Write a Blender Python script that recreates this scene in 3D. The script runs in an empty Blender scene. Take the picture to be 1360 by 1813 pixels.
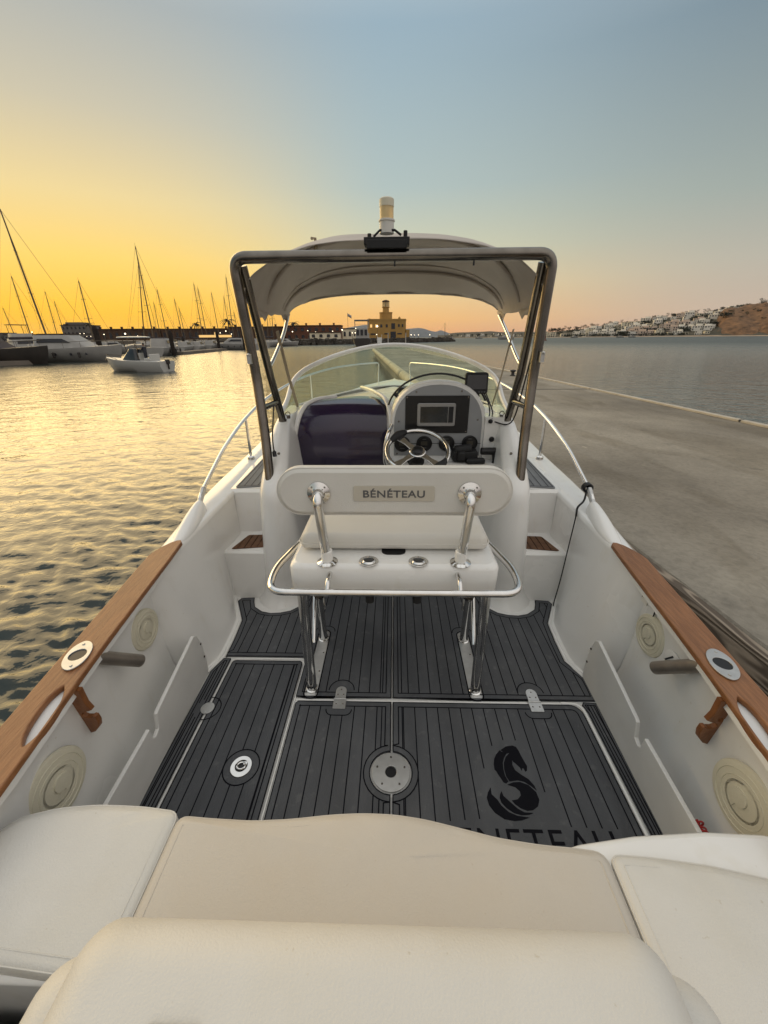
import bpy, math, random
import numpy as np
from mathutils import Vector, Matrix
random.seed(7); np.random.seed(7)
rad = math.radians
sc = bpy.context.scene
COL = sc.collection
# ------------------------------------------------------------------ camera
H = 1.6                                  # eye height above the cockpit sole
F = 681.0; W_, H_ = 1360.0, 1813.0
PITCH = math.atan(309.5 / F); ROLL = rad(.45); YAW = rad(1.6)
_c, _s = math.cos(ROLL), math.sin(ROLL)
RV = Vector((_c, -_s * math.sin(PITCH), -_s * math.cos(PITCH)))
UV = Vector((_s, _c * math.sin(PITCH), _c * math.cos(PITCH)))
FV = Vector((0, math.cos(PITCH), -math.sin(PITCH)))
cam_d = bpy.data.cameras.new('camera'); cam = bpy.data.objects.new('camera', cam_d); COL.objects.link(cam)
cam_d.sensor_fit = 'VERTICAL'; cam_d.sensor_height = 24; cam_d.lens = F / H_ * 24
cam_d.clip_start = .03; cam_d.clip_end = 20000
m = Matrix.Identity(4)
for i in range(3):
    m[i][0] = RV[i]; m[i][1] = UV[i]; m[i][2] = -FV[i]
m[2][3] = H
cam.matrix_world = m
sc.camera = cam
# ------------------------------------------------------------------ exposure
sc.view_settings.view_transform = 'Standard'; sc.view_settings.look = 'None'
sc.view_settings.exposure = 0; sc.view_settings.gamma = 1
# ------------------------------------------------------------------ sky after sunset
SUN_AZ = rad(-47)
world = bpy.data.worlds.new('World'); sc.world = world; world.use_nodes = True
nt = world.node_tree; N = nt.nodes; L = nt.links
bg = N['Background']; bg.inputs['Strength'].default_value = 1.0
tc = N.new('ShaderNodeTexCoord'); sep = N.new('ShaderNodeSeparateXYZ'); L.new(tc.outputs['Generated'], sep.inputs[0])
def ramp(stops, src):
    r = N.new('ShaderNodeValToRGB'); e = r.color_ramp.elements
    while len(e) < len(stops): e.new(.5)
    for i, (p, c) in enumerate(stops):
        e[i].position = p; e[i].color = (*c, 1)
    L.new(src, r.inputs[0]); return r.outputs[0]
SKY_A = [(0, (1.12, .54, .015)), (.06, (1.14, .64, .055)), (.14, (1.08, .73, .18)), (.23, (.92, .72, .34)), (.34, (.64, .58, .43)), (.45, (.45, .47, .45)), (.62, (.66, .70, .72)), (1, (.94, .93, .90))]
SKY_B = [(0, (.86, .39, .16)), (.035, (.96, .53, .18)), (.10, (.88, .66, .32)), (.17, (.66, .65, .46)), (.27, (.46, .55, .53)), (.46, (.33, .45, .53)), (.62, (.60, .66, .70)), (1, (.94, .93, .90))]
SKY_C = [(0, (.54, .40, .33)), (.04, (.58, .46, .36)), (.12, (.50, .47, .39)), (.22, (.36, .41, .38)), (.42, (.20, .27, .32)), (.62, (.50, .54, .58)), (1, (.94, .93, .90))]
SKY_D = [(0, (.50, .44, .41)), (.3, (.78, .73, .68)), (1, (.94, .93, .90))]  # rear and overhead stops brightened, out of view, to light the boat
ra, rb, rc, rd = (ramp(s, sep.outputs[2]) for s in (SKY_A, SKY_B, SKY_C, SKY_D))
flat = N.new('ShaderNodeVectorMath'); flat.operation = 'MULTIPLY'; flat.inputs[1].default_value = (1, 1, 0); L.new(tc.outputs['Generated'], flat.inputs[0])
nrm = N.new('ShaderNodeVectorMath'); nrm.operation = 'NORMALIZE'; L.new(flat.outputs[0], nrm.inputs[0])
dot = N.new('ShaderNodeVectorMath'); dot.operation = 'DOT_PRODUCT'; dot.inputs[1].default_value = (math.sin(SUN_AZ), math.cos(SUN_AZ), 0); L.new(nrm.outputs[0], dot.inputs[0])
def mapr(a, b):
    r = N.new('ShaderNodeMapRange'); r.interpolation_type = 'SMOOTHSTEP'
    r.inputs[1].default_value = a; r.inputs[2].default_value = b; L.new(dot.outputs['Value'], r.inputs[0]); return r.outputs[0]
def mixw(f, a, b):
    x = N.new('ShaderNodeMix'); x.data_type = 'RGBA'; L.new(f, x.inputs[0]); L.new(a, x.inputs[6]); L.new(b, x.inputs[7]); return x.outputs[2]
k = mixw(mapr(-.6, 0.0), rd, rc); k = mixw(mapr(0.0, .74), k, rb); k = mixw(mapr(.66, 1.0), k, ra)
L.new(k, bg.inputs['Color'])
# ------------------------------------------------------------------ the sun's last glow
sl = bpy.data.lights.new('sun', 'SUN'); sun = bpy.data.objects.new('sun', sl); COL.objects.link(sun)
sl.energy = 2.4; sl.angle = rad(60); sl.color = (1, .72, .36)
sd = Vector((math.sin(SUN_AZ) * math.cos(rad(9)), math.cos(SUN_AZ) * math.cos(rad(9)), math.sin(rad(9))))
sun.rotation_euler = sd.to_track_quat('Z', 'Y').to_euler()
# ------------------------------------------------------------------ helpers
def ray(x, y):
    return FV + RV * ((x - 680) / F) + UV * ((906.5 - y) / F)
def at(x, y, Y):                          # the place at depth Y seen along one line of sight (used to survey far things)
    d = ray(x, y); t = Y / d.y
    return Vector((d.x * t, Y, H + d.z * t))
def interp(tab, v): return float(np.interp(v, [a for a, b in tab], [b for a, b in tab]))
def empty(name, loc=(0, 0, 0), rz=0):
    o = bpy.data.objects.new(name, None); COL.objects.link(o); o.location = loc; o.rotation_euler = (0, 0, rz)
    o.empty_display_size = .1; return o
def tag(o, label=None, cat=None, group=None, kind=None):
    if label: o['label'] = label
    if cat: o['category'] = cat
    if group: o['group'] = group
    if kind: o['kind'] = kind
    return o
class MB:
    def __init__(s): s.v = []; s.f = []; s.m = []
    def add(s, vs, fs, mi=0):
        b = len(s.v); s.v += [tuple(v) for v in vs]
        for f in fs: s.f.append(tuple(b + i for i in f)); s.m.append(mi)
        return s
    def box(s, c, d, rz=0, mi=0, rx=0, ry=0):
        R = Matrix.Rotation(rz, 3, 'Z') @ Matrix.Rotation(ry, 3, 'Y') @ Matrix.Rotation(rx, 3, 'X'); c = Vector(c)
        vs = [c + R @ Vector((x * d[0] / 2, y * d[1] / 2, z * d[2] / 2)) for x in (-1, 1) for y in (-1, 1) for z in (-1, 1)]
        return s.add(vs, [(0, 1, 3, 2), (4, 6, 7, 5), (0, 4, 5, 1), (2, 3, 7, 6), (0, 2, 6, 4), (1, 5, 7, 3)], mi)
    def tube(s, pts, r, seg=12, closed=False, caps=True, mi=0, flat=1.0):
        P = [Vector(p) for p in pts]; n = len(P); rs = r if isinstance(r, (list, tuple)) else [r] * n
        T = []
        for i in range(n):
            a = P[i - 1] if (i > 0 or closed) else P[i]; b = P[(i + 1) % n] if (i < n - 1 or closed) else P[i]
            T.append((b - a).normalized())
        u = T[0].orthogonal().normalized(); vs = []
        for i in range(n):
            u = (u - T[i] * u.dot(T[i])).normalized(); w = T[i].cross(u)
            for k in range(seg):
                a = 2 * math.pi * k / seg; vs.append(P[i] + (u * math.cos(a) + w * math.sin(a) * flat) * rs[i])
        fs = []
        for i in range(n if closed else n - 1):
            for k in range(seg):
                j = (i + 1) % n; fs.append((i * seg + k, i * seg + (k + 1) % seg, j * seg + (k + 1) % seg, j * seg + k))
        if caps and not closed:
            fs.append(tuple(range(seg))[::-1]); fs.append(tuple((n - 1) * seg + k for k in range(seg)))
        return s.add(vs, fs, mi)
    def lathe(s, prof, c=(0, 0, 0), axis=(0, 0, 1), seg=24, mi=0):
        q = Vector((0, 0, 1)).rotation_difference(Vector(axis).normalized()); c = Vector(c); vs = []; fs = []
        for (r, z) in prof:
            for k in range(seg):
                a = 2 * math.pi * k / seg; vs.append(c + q @ Vector((r * math.cos(a), r * math.sin(a), z)))
        for i in range(len(prof) - 1):
            for k in range(seg): fs.append((i * seg + k, i * seg + (k + 1) % seg, (i + 1) * seg + (k + 1) % seg, (i + 1) * seg + k))
        if prof[0][0] > 1e-6: fs.append(tuple(range(seg))[::-1])
        if prof[-1][0] > 1e-6: fs.append(tuple((len(prof) - 1) * seg + k for k in range(seg)))
        return s.add(vs, fs, mi)
    def loft(s, rows, mi=0, closed=False):
        n = len(rows[0]); vs = [p for r in rows for p in r]; fs = []
        for i in range(len(rows) - 1):
            for k in range(n if closed else n - 1):
                j = (k + 1) % n; fs.append((i * n + k, i * n + j, (i + 1) * n + j, (i + 1) * n + k))
        return s.add(vs, fs, mi)
    def prism(s, poly, fn, a, b, mi=0):   # poly extruded between fn(p,a) and fn(p,b)
        n = len(poly); vs = [fn(p, a) for p in poly] + [fn(p, b) for p in poly]
        fs = [tuple(range(n))[::-1], tuple(range(n, 2 * n))] + [(i, (i + 1) % n, n + (i + 1) % n, n + i) for i in range(n)]
        return s.add(vs, fs, mi)
    def plate(s, loops, th, M=Matrix.Identity(4), bev=0.0, mi=0, fn=None):   # flat plate with holes; lies in XY, top at z=th
        cu = bpy.data.curves.new('c', 'CURVE'); cu.dimensions = '2D'; cu.fill_mode = 'BOTH'; cu.extrude = max(th / 2 - bev, 0); cu.bevel_depth = bev; cu.bevel_resolution = 2
        if bev: cu.offset = -bev
        for lp in loops:
            sp = cu.splines.new('POLY'); sp.points.add(len(lp) - 1)
            for i, p in enumerate(lp): sp.points[i].co = (p[0], p[1], 0, 1)
            sp.use_cyclic_u = True
        vs, fs = from_curve(cu); vs = [Vector((v[0], v[1], v[2] + th / 2)) for v in vs]
        vs = [fn(v) for v in vs] if fn else [M @ v for v in vs]
        return s.add(vs, fs, mi)
    def build(s, name, mat, parent=None, smooth=True, ang=38, bev=0, sub=0, seg=3, solid=0, weld=False):
        me = bpy.data.meshes.new(name); me.from_pydata(s.v, [], s.f); 
        mats = mat if isinstance(mat, (list, tuple)) else [mat]
        for x in mats: me.materials.append(M_[x])
        if len(mats) > 1: me.polygons.foreach_set('material_index', s.m)
        if smooth:
            me.polygons.foreach_set('use_smooth', [True] * len(me.polygons)); me.set_sharp_from_angle(angle=rad(ang))
        me.validate(); me.update()
        o = bpy.data.objects.new(name, me); COL.objects.link(o)
        if parent: o.parent = parent
        if weld: w = o.modifiers.new('w', 'WELD'); w.merge_threshold = .0005
        if solid: w = o.modifiers.new('s', 'SOLIDIFY'); w.thickness = solid; w.offset = 0
        if bev:
            w = o.modifiers.new('b', 'BEVEL'); w.width = bev; w.segments = seg; w.limit_method = 'ANGLE'; w.angle_limit = rad(40); w.harden_normals = False
        if sub: w = o.modifiers.new('u', 'SUBSURF'); w.levels = sub; w.render_levels = sub
        return o
def from_curve(cu):
    ob = bpy.data.objects.new('tmp', cu); COL.objects.link(ob); bpy.context.view_layer.update()
    me = bpy.data.meshes.new_from_object(ob.evaluated_get(bpy.context.evaluated_depsgraph_get()))
    vs = [v.co.copy() for v in me.vertices]; fs = [tuple(p.vertices) for p in me.polygons]
    bpy.data.objects.remove(ob); bpy.data.curves.remove(cu); bpy.data.meshes.remove(me); return vs, fs
def text(s, size, th, M, mi=0, mb=None, sx=1.0, space=1.0, bold=0.0):
    cu = bpy.data.curves.new('t', 'FONT'); cu.body = s; cu.size = size; cu.extrude = th / 2; cu.align_x = 'CENTER'; cu.align_y = 'CENTER'; cu.space_character = space; cu.offset = bold
    vs, fs = from_curve(cu); mb = mb or MB(); return mb.add([M @ Vector((v[0] * sx, v[1], v[2])) for v in vs], fs, mi)
def fillet(pts, r, n=6, closed=False):
    P = [Vector(p) for p in pts]; out = []; N_ = len(P)
    for i in range(N_):
        if not closed and i in (0, N_ - 1): out.append(P[i]); continue
        a, b, c = P[i - 1], P[i], P[(i + 1) % N_]; u = (a - b); v = (c - b); rr = min(r, u.length * .48, v.length * .48)
        p0 = b + u.normalized() * rr; p1 = b + v.normalized() * rr
        for k in range(n + 1):
            t = k / n; out.append(p0 * (1 - t) ** 2 + b * 2 * t * (1 - t) + p1 * t * t)
    return out
def spline(pts, n=8):                       # Catmull-Rom
    P = [Vector(p) for p in pts]; P = [P[0] * 2 - P[1]] + P + [P[-1] * 2 - P[-2]]; out = []
    for i in range(1, len(P) - 2):
        for k in range(n):
            t = k / n; a, b, c, d = P[i - 1:i + 3]
            out.append(.5 * ((2 * b) + (c - a) * t + (2 * a - 5 * b + 4 * c - d) * t * t + (3 * b - a - 3 * c + d) * t ** 3))
    out.append(P[-2]); return out
def circle(cx, cy, r, n=32, a0=0, a1=2 * math.pi): return [(cx + r * math.cos(a0 + (a1 - a0) * k / n), cy + r * math.sin(a0 + (a1 - a0) * k / n)) for k in range(n)]
def rrect(x0, y0, x1, y1, r, n=5):
    out = []
    for cx, cy, a in ((x1 - r, y1 - r, 0), (x0 + r, y1 - r, 90), (x0 + r, y0 + r, 180), (x1 - r, y0 + r, 270)):
        out += [(cx + r * math.cos(rad(a + 90 * k / n)), cy + r * math.sin(rad(a + 90 * k / n))) for k in range(n + 1)]
    return out
# ------------------------------------------------------------------ materials
M_ = {}
def mat(name, col, rough=.5, metal=0, coat=0, bump=0, bscale=40, var=0, vscale=3, emit=None, est=1, spec=.5, trans=0, ior=1.45, stretch=(1, 1, 1), col2=None, alpha=1, det=4, rvar=0):
    ma = bpy.data.materials.new(name); ma.use_nodes = True; n = ma.node_tree.nodes; l = ma.node_tree.links; b = n['Principled BSDF']
    b.inputs['Base Color'].default_value = (*col, 1); b.inputs['Roughness'].default_value = rough; b.inputs['Metallic'].default_value = metal
    b.inputs['Coat Weight'].default_value = coat; b.inputs['Coat Roughness'].default_value = .08; b.inputs['Specular IOR Level'].default_value = spec
    b.inputs['Transmission Weight'].default_value = trans; b.inputs['IOR'].default_value = ior; b.inputs['Alpha'].default_value = alpha
    tcn = n.new('ShaderNodeTexCoord'); mp = n.new('ShaderNodeMapping'); mp.inputs['Scale'].default_value = stretch; l.new(tcn.outputs['Object'], mp.inputs[0])
    if var or col2:
        t = n.new('ShaderNodeTexNoise'); t.inputs['Scale'].default_value = vscale; t.inputs['Detail'].default_value = det; l.new(mp.outputs[0], t.inputs[0])
        r = n.new('ShaderNodeValToRGB'); c2 = col2 or tuple(c * (1 - var) for c in col); r.color_ramp.elements[0].position = .35; r.color_ramp.elements[1].position = .65
        r.color_ramp.elements[0].color = (*c2, 1); r.color_ramp.elements[1].color = (*col, 1); l.new(t.outputs[0], r.inputs[0]); l.new(r.outputs[0], b.inputs['Base Color'])
        if rvar:
            q = n.new('ShaderNodeMapRange'); q.inputs[3].default_value = rough - rvar; q.inputs[4].default_value = rough + rvar; l.new(t.outputs[0], q.inputs[0]); l.new(q.outputs[0], b.inputs['Roughness'])
    if bump:
        t = n.new('ShaderNodeTexNoise'); t.inputs['Scale'].default_value = bscale; t.inputs['Detail'].default_value = 5; l.new(mp.outputs[0], t.inputs[0])
        q = n.new('ShaderNodeBump'); q.inputs['Strength'].default_value = bump; q.inputs['Distance'].default_value = .02; l.new(t.outputs[0], q.inputs['Height']); l.new(q.outputs[0], b.inputs['Normal'])
    if emit: b.inputs['Emission Color'].default_value = (*emit, 1); b.inputs['Emission Strength'].default_value = est
    M_[name] = ma; return ma
mat('gelcoat', (.82, .81, .78), .26, coat=.5, var=.07, vscale=2.2, bump=.03, bscale=9, rvar=.05)
mat('gelcoat_satin', (.76, .75, .72), .5, var=.08, vscale=5, bump=.08, bscale=350)
mat('vinyl', (.67, .65, .60), .5, var=.07, vscale=3, bump=.12, bscale=260)
mat('vinyl_cream', (.58, .53, .455), .52, var=.08, vscale=2.5, bump=.12, bscale=240)
mat('eva', (.088, .092, .100), .82, var=.22, vscale=9, bump=.25, bscale=300, stretch=(1, .3, 1))
mat('eva_light', (.20, .21, .22), .8, var=.15, vscale=9, bump=.2, bscale=300)
mat('caulk', (.004, .004, .007), .7, spec=.15)
mat('black', (.008, .008, .009), .35)
mat('black_matt', (.014, .014, .015), .65, bump=.1, bscale=120)
mat('chrome', (.80, .79, .77), .12, metal=1, var=.12, vscale=14, rvar=.05)
mat('steel', (.22, .20, .175), .20, metal=1, var=.25, vscale=12, rvar=.08, bump=.02, bscale=60)
mat('alu', (.55, .55, .54), .38, metal=.8, var=.12, vscale=30)
mat('teak', (.31, .138, .056), .42, col2=(.21, .088, .032), vscale=9, stretch=(14, 1.2, 6), bump=.18, bscale=30, rvar=.08)
mat('teak_knee', (.26, .10, .032), .45, col2=(.19, .07, .022), vscale=9, stretch=(6, 6, 2), bump=.1, bscale=30)
mat('teak_step', (.16, .075, .035), .6, col2=(.11, .05, .022), vscale=8, stretch=(4, 4, 4), bump=.15, bscale=60)
mat('grey_panel', (.30, .31, .32), .45, var=.06, vscale=8, metal=.2)
mat('screen', (.012, .014, .016), .12, coat=.5)
mat('gauge_face', (.05, .045, .035), .3)
mat('dull_steel', (.34, .30, .26), .42, metal=.85, var=.15, vscale=20)
mat('bezel', (.30, .30, .30), .35, metal=.6)
mat('purple', (.006, .007, .022), .17, col2=(.020, .008, .040), vscale=1.6, coat=.6, det=1)
mat('canvas', (.52, .47, .42), .8, var=.14, vscale=2.5, bump=.25, bscale=14)
mat('strap', (.36, .30, .21), .8, bump=.2, bscale=90)
mat('hatch_plastic', (.64, .60, .47), .5, bump=.1, bscale=120)
mat('sticker', (.78, .76, .70), .5)
mat('print', (.10, .10, .10), .6)
mat('backplate', (.52, .48, .40), .5)
mat('red_cord', (.42, .03, .03), .6)
mat('rubber', (.03, .03, .03), .7)
mat('lens_amber', (.80, .60, .30), .35, trans=.2)
mat('lamp_white', (.62, .61, .57), .4)
mat('dark_glass', (.02, .025, .03), .08, coat=.5)
mat('shock', (.04, .04, .045), .7)
def grime(name, layers):
    ma = M_[name]; n = ma.node_tree.nodes; l = ma.node_tree.links; b_ = n['Principled BSDF']; src = b_.inputs['Base Color'].links[0].from_socket; tcn = n.new('ShaderNodeTexCoord')
    for sc__, st, p0, p1, colr in layers:
        mp = n.new('ShaderNodeMapping'); mp.inputs['Scale'].default_value = st; l.new(tcn.outputs['Object'], mp.inputs[0]); t = n.new('ShaderNodeTexNoise'); t.inputs['Scale'].default_value = sc__; t.inputs['Detail'].default_value = 6; l.new(mp.outputs[0], t.inputs[0])
        r = n.new('ShaderNodeValToRGB'); r.color_ramp.elements[0].position = p0; r.color_ramp.elements[1].position = p1; l.new(t.outputs[0], r.inputs[0]); x = n.new('ShaderNodeMix'); x.data_type = 'RGBA'; x.blend_type = 'MULTIPLY'; l.new(r.outputs[0], x.inputs[0]); l.new(src, x.inputs[6]); x.inputs[7].default_value = (*colr, 1); src = x.outputs[2]
    l.new(src, b_.inputs['Base Color'])
grime('gelcoat', ((12, (1, 1, .45), .60, .85, (.93, .91, .86)), (55, (1, 1, 1), .69, .76, (.86, .83, .77))))
grime('vinyl', ((5, (1, 1, 1), .50, .85, (.95, .93, .88)), (70, (1, 1, 1), .70, .76, (.88, .85, .79))))
grime('vinyl_cream', ((5, (1, 1, 1), .50, .85, (.95, .92, .87)), (70, (1, 1, 1), .70, .76, (.88, .85, .79))))
grime('eva', ((3.5, (1, 1, 1), .48, .70, (1.28, 1.27, 1.24)), (24, (1, 1, 1), .60, .72, (1.35, 1.33, 1.28))))
grime('teak', ((2.2, (1, 1, 1), .45, .68, (.80, .76, .72)),))
# windshield: thin tinted glass
g = bpy.data.materials.new('glass'); g.use_nodes = True; n = g.node_tree.nodes; l = g.node_tree.links; n.clear()
o_ = n.new('ShaderNodeOutputMaterial'); tr = n.new('ShaderNodeBsdfTransparent'); tr.inputs[0].default_value = (.80, .90, .80, 1)
gl = n.new('ShaderNodeBsdfGlossy'); gl.inputs['Roughness'].default_value = .06; gl.inputs[0].default_value = (.9, .95, .9, 1)
lw = n.new('ShaderNodeLayerWeight'); lw.inputs[0].default_value = .5; pw = n.new('ShaderNodeMath'); pw.operation = 'POWER'; pw.inputs[1].default_value = 4; l.new(lw.outputs['Facing'], pw.inputs[0]); fr = n.new('ShaderNodeMath'); fr.operation = 'MULTIPLY_ADD'; fr.inputs[1].default_value = .6; fr.inputs[2].default_value = .05; l.new(pw.outputs[0], fr.inputs[0]); mx = n.new('ShaderNodeMixShader'); l.new(fr.outputs[0], mx.inputs[0]); l.new(tr.outputs[0], mx.inputs[1]); l.new(gl.outputs[0], mx.inputs[2])
df = n.new('ShaderNodeBsdfDiffuse'); df.inputs[0].default_value = (.55, .60, .52, 1); m2 = n.new('ShaderNodeMixShader'); m2.inputs[0].default_value = .10
l.new(mx.outputs[0], m2.inputs[1]); l.new(df.outputs[0], m2.inputs[2]); l.new(m2.outputs[0], o_.inputs[0]); M_['glass'] = g
# ------------------------------------------------------------------ water
def water_material():
    ma = bpy.data.materials.new('water'); ma.use_nodes = True; n = ma.node_tree.nodes; l = ma.node_tree.links; b = n['Principled BSDF']
    b.inputs['Base Color'].default_value = (.026, .034, .030, 1); b.inputs['Roughness'].default_value = .06; b.inputs['IOR'].default_value = 1.33
    ge = n.new('ShaderNodeNewGeometry'); h = None
    for (s, st, w) in ((2.2, (.7, 1, 1), .75), (9.0, (.7, 1, 1), .30), (.6, (.8, 1, 1), 1.0)):
        mp = n.new('ShaderNodeMapping'); mp.inputs['Scale'].default_value = st; mp.inputs['Rotation'].default_value = (0, 0, rad(14)); l.new(ge.outputs['Position'], mp.inputs[0])
        t = n.new('ShaderNodeTexNoise'); t.inputs['Scale'].default_value = s; t.inputs['Detail'].default_value = 3; t.inputs['Distortion'].default_value = .4; l.new(mp.outputs[0], t.inputs[0])
        mm = n.new('ShaderNodeMath'); mm.operation = 'MULTIPLY'; mm.inputs[1].default_value = w; l.new(t.outputs[0], mm.inputs[0])
        if h: a = n.new('ShaderNodeMath'); a.operation = 'ADD'; l.new(h, a.inputs[0]); l.new(mm.outputs[0], a.inputs[1]); h = a.outputs[0]
        else: h = mm.outputs[0]
    q = n.new('ShaderNodeBump'); q.inputs['Strength'].default_value = 1.0
    ln_ = n.new('ShaderNodeVectorMath'); ln_.operation = 'LENGTH'; l.new(ge.outputs['Position'], ln_.inputs[0]); mr_ = n.new('ShaderNodeMapRange'); mr_.inputs[1].default_value = 5; mr_.inputs[2].default_value = 45; mr_.inputs[3].default_value = .036; mr_.inputs[4].default_value = .10; rr_m = n.new('ShaderNodeMapRange'); rr_m.inputs[1].default_value = 8; rr_m.inputs[2].default_value = 160; rr_m.inputs[3].default_value = .06; rr_m.inputs[4].default_value = .38; l.new(ln_.outputs['Value'], rr_m.inputs[0]); l.new(rr_m.outputs[0], b.inputs['Roughness']); l.new(ln_.outputs['Value'], mr_.inputs[0]); l.new(mr_.outputs[0], q.inputs['Distance']); l.new(h, q.inputs['Height']); l.new(q.outputs[0], b.inputs['Normal'])
    M_['water'] = ma
water_material()
WZ = -.5
def build_water():
    rr = [1.0]
    while rr[-1] < 6000: rr.append(rr[-1] * (1.0062 if rr[-1] < 22 else (1.0105 if rr[-1] < 80 else 1.04)))
    rr = np.array(rr); th = np.concatenate([np.linspace(rad(-100), rad(100), 1000), np.linspace(rad(100), rad(260), 60)[1:-1]])
    R, T = np.meshgrid(rr, th, indexing='ij'); X = R * np.sin(T); Y = R * np.cos(T); Z = np.zeros_like(X)
    cell = R * np.where(R < 22, .0062, np.where(R < 80, .0108, .05)); rs = np.random.RandomState(3)
    for i in range(64):
        lam = .06 * (1.041 ** i)
        d = rs.normal(rad(24), rad(24)); kx, ky = math.sin(d), math.cos(d); k = 2 * math.pi / lam
        amp = .0105 * lam ** 1.0 * math.exp(-(lam / .42) ** 2)
        fade = np.clip((lam / cell - 3.5) / 5, 0, 1)
        ph = k * (kx * X + ky * Y) + rs.rand() * 6.28 + .5 * np.sin(.7 * X / (lam * 2) + i)
        Z += amp * fade * (np.sin(ph) + .28 * np.sin(2 * ph + 1.4))
    n, mth = X.shape
    co = np.stack([X, Y, Z + WZ], -1).reshape(-1, 3)
    i, j = np.meshgrid(np.arange(n - 1), np.arange(mth), indexing='ij'); j2 = (j + 1) % mth
    q = np.stack([i * mth + j, i * mth + j2, (i + 1) * mth + j2, (i + 1) * mth + j], -1).reshape(-1, 4)
    me = bpy.data.meshes.new('water'); me.vertices.add(len(co)); me.vertices.foreach_set('co', co.ravel())
    me.loops.add(q.size); me.loops.foreach_set('vertex_index', q[:, ::-1].ravel()); me.polygons.add(len(q)); me.polygons.foreach_set('loop_start', np.arange(0, q.size, 4)); me.polygons.foreach_set('loop_total', np.full(len(q), 4))
    me.update(calc_edges=True); me.polygons.foreach_set('use_smooth', [True] * len(q)); me.materials.append(M_['water'])
    o = bpy.data.objects.new('water', me); COL.objects.link(o); tag(o, 'rippled harbour water golden under the sunset', kind='structure')
build_water()
# ================================================================== the boat we stand in
boat = empty('motorboat', (0, 0, 0), -YAW)
tag(boat, 'white open motorboat with grey planked cockpit floor, moored along the concrete pontoon', 'motorboat')
XO = [(-.7, .97), (0, 1.05), (.3, 1.09), (.6, 1.12), (1.0, 1.165), (1.6, 1.225), (2.1, 1.24), (2.6, 1.25), (3.2, 1.245), (3.6, 1.21), (4.5, 1.05), (5.5, .76), (6.2, .44), (6.6, .17), (6.78, .02)]
ZS = [(-.7, .56), (.6, .565), (1.0, .575), (1.65, .60), (2.1, .655), (2.4, .68), (2.7, .69), (3.2, .715), (3.6, .77), (4.5, .84), (6.78, .96)]
XI = [(-.7, .86), (0, .93), (.57, .985), (1.0, 1.05), (1.7, 1.12), (1.85, 1.11), (2.36, 1.065), (3.0, 1.08), (3.6, 1.04), (4.5, .90), (5.5, .62), (6.2, .30), (6.6, .08), (6.78, .0)]
ys = [-.7, -.3, 0, .3, .6, .8, 1, 1.2, 1.4, 1.6, 1.75, 1.9, 2.1, 2.36, 2.6, 2.9, 3.2, 3.6, 4, 4.5, 5, 5.5, 5.9, 6.2, 6.45, 6.6, 6.72, 6.78]
h = MB()
for s in (-1, 1):
    rows = []
    for y in ys:
        xo, z, xi = interp(XO, y), interp(ZS, y), interp(XI, y); f = min(1, (6.78 - y) / 2.5 + .02)
        rows.append([(s * xi, y, z - .03), (s * (xi + .004), y, z - .008), (s * (xi + .014 * f), y, z), (s * (xo - .022 * f), y, z), (s * (xo - .006 * f), y, z - .008), (s * xo, y, z - .03), (s * (xo + .012 * f), y, z - .05), (s * (xo + .012 * f), y, z - .085), (s * (xo - .012 * f), y, z - .10),
                     (s * (xo - .06 * f), y, .15), (s * (xo - .16 * f - .02), y, -.15), (s * (xo * .66), y, -.42), (s * .02 * f, y, -.72)])
    h.loft(rows)
h.add([(-.97, -.7, .56), (.97, -.7, .56), (.66, -.7, -.4), (0, -.7, -.7), (-.66, -.7, -.4)], [(0, 1, 2, 3, 4)])
hull = h.build('hull', 'gelcoat', boat, ang=50)
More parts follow.
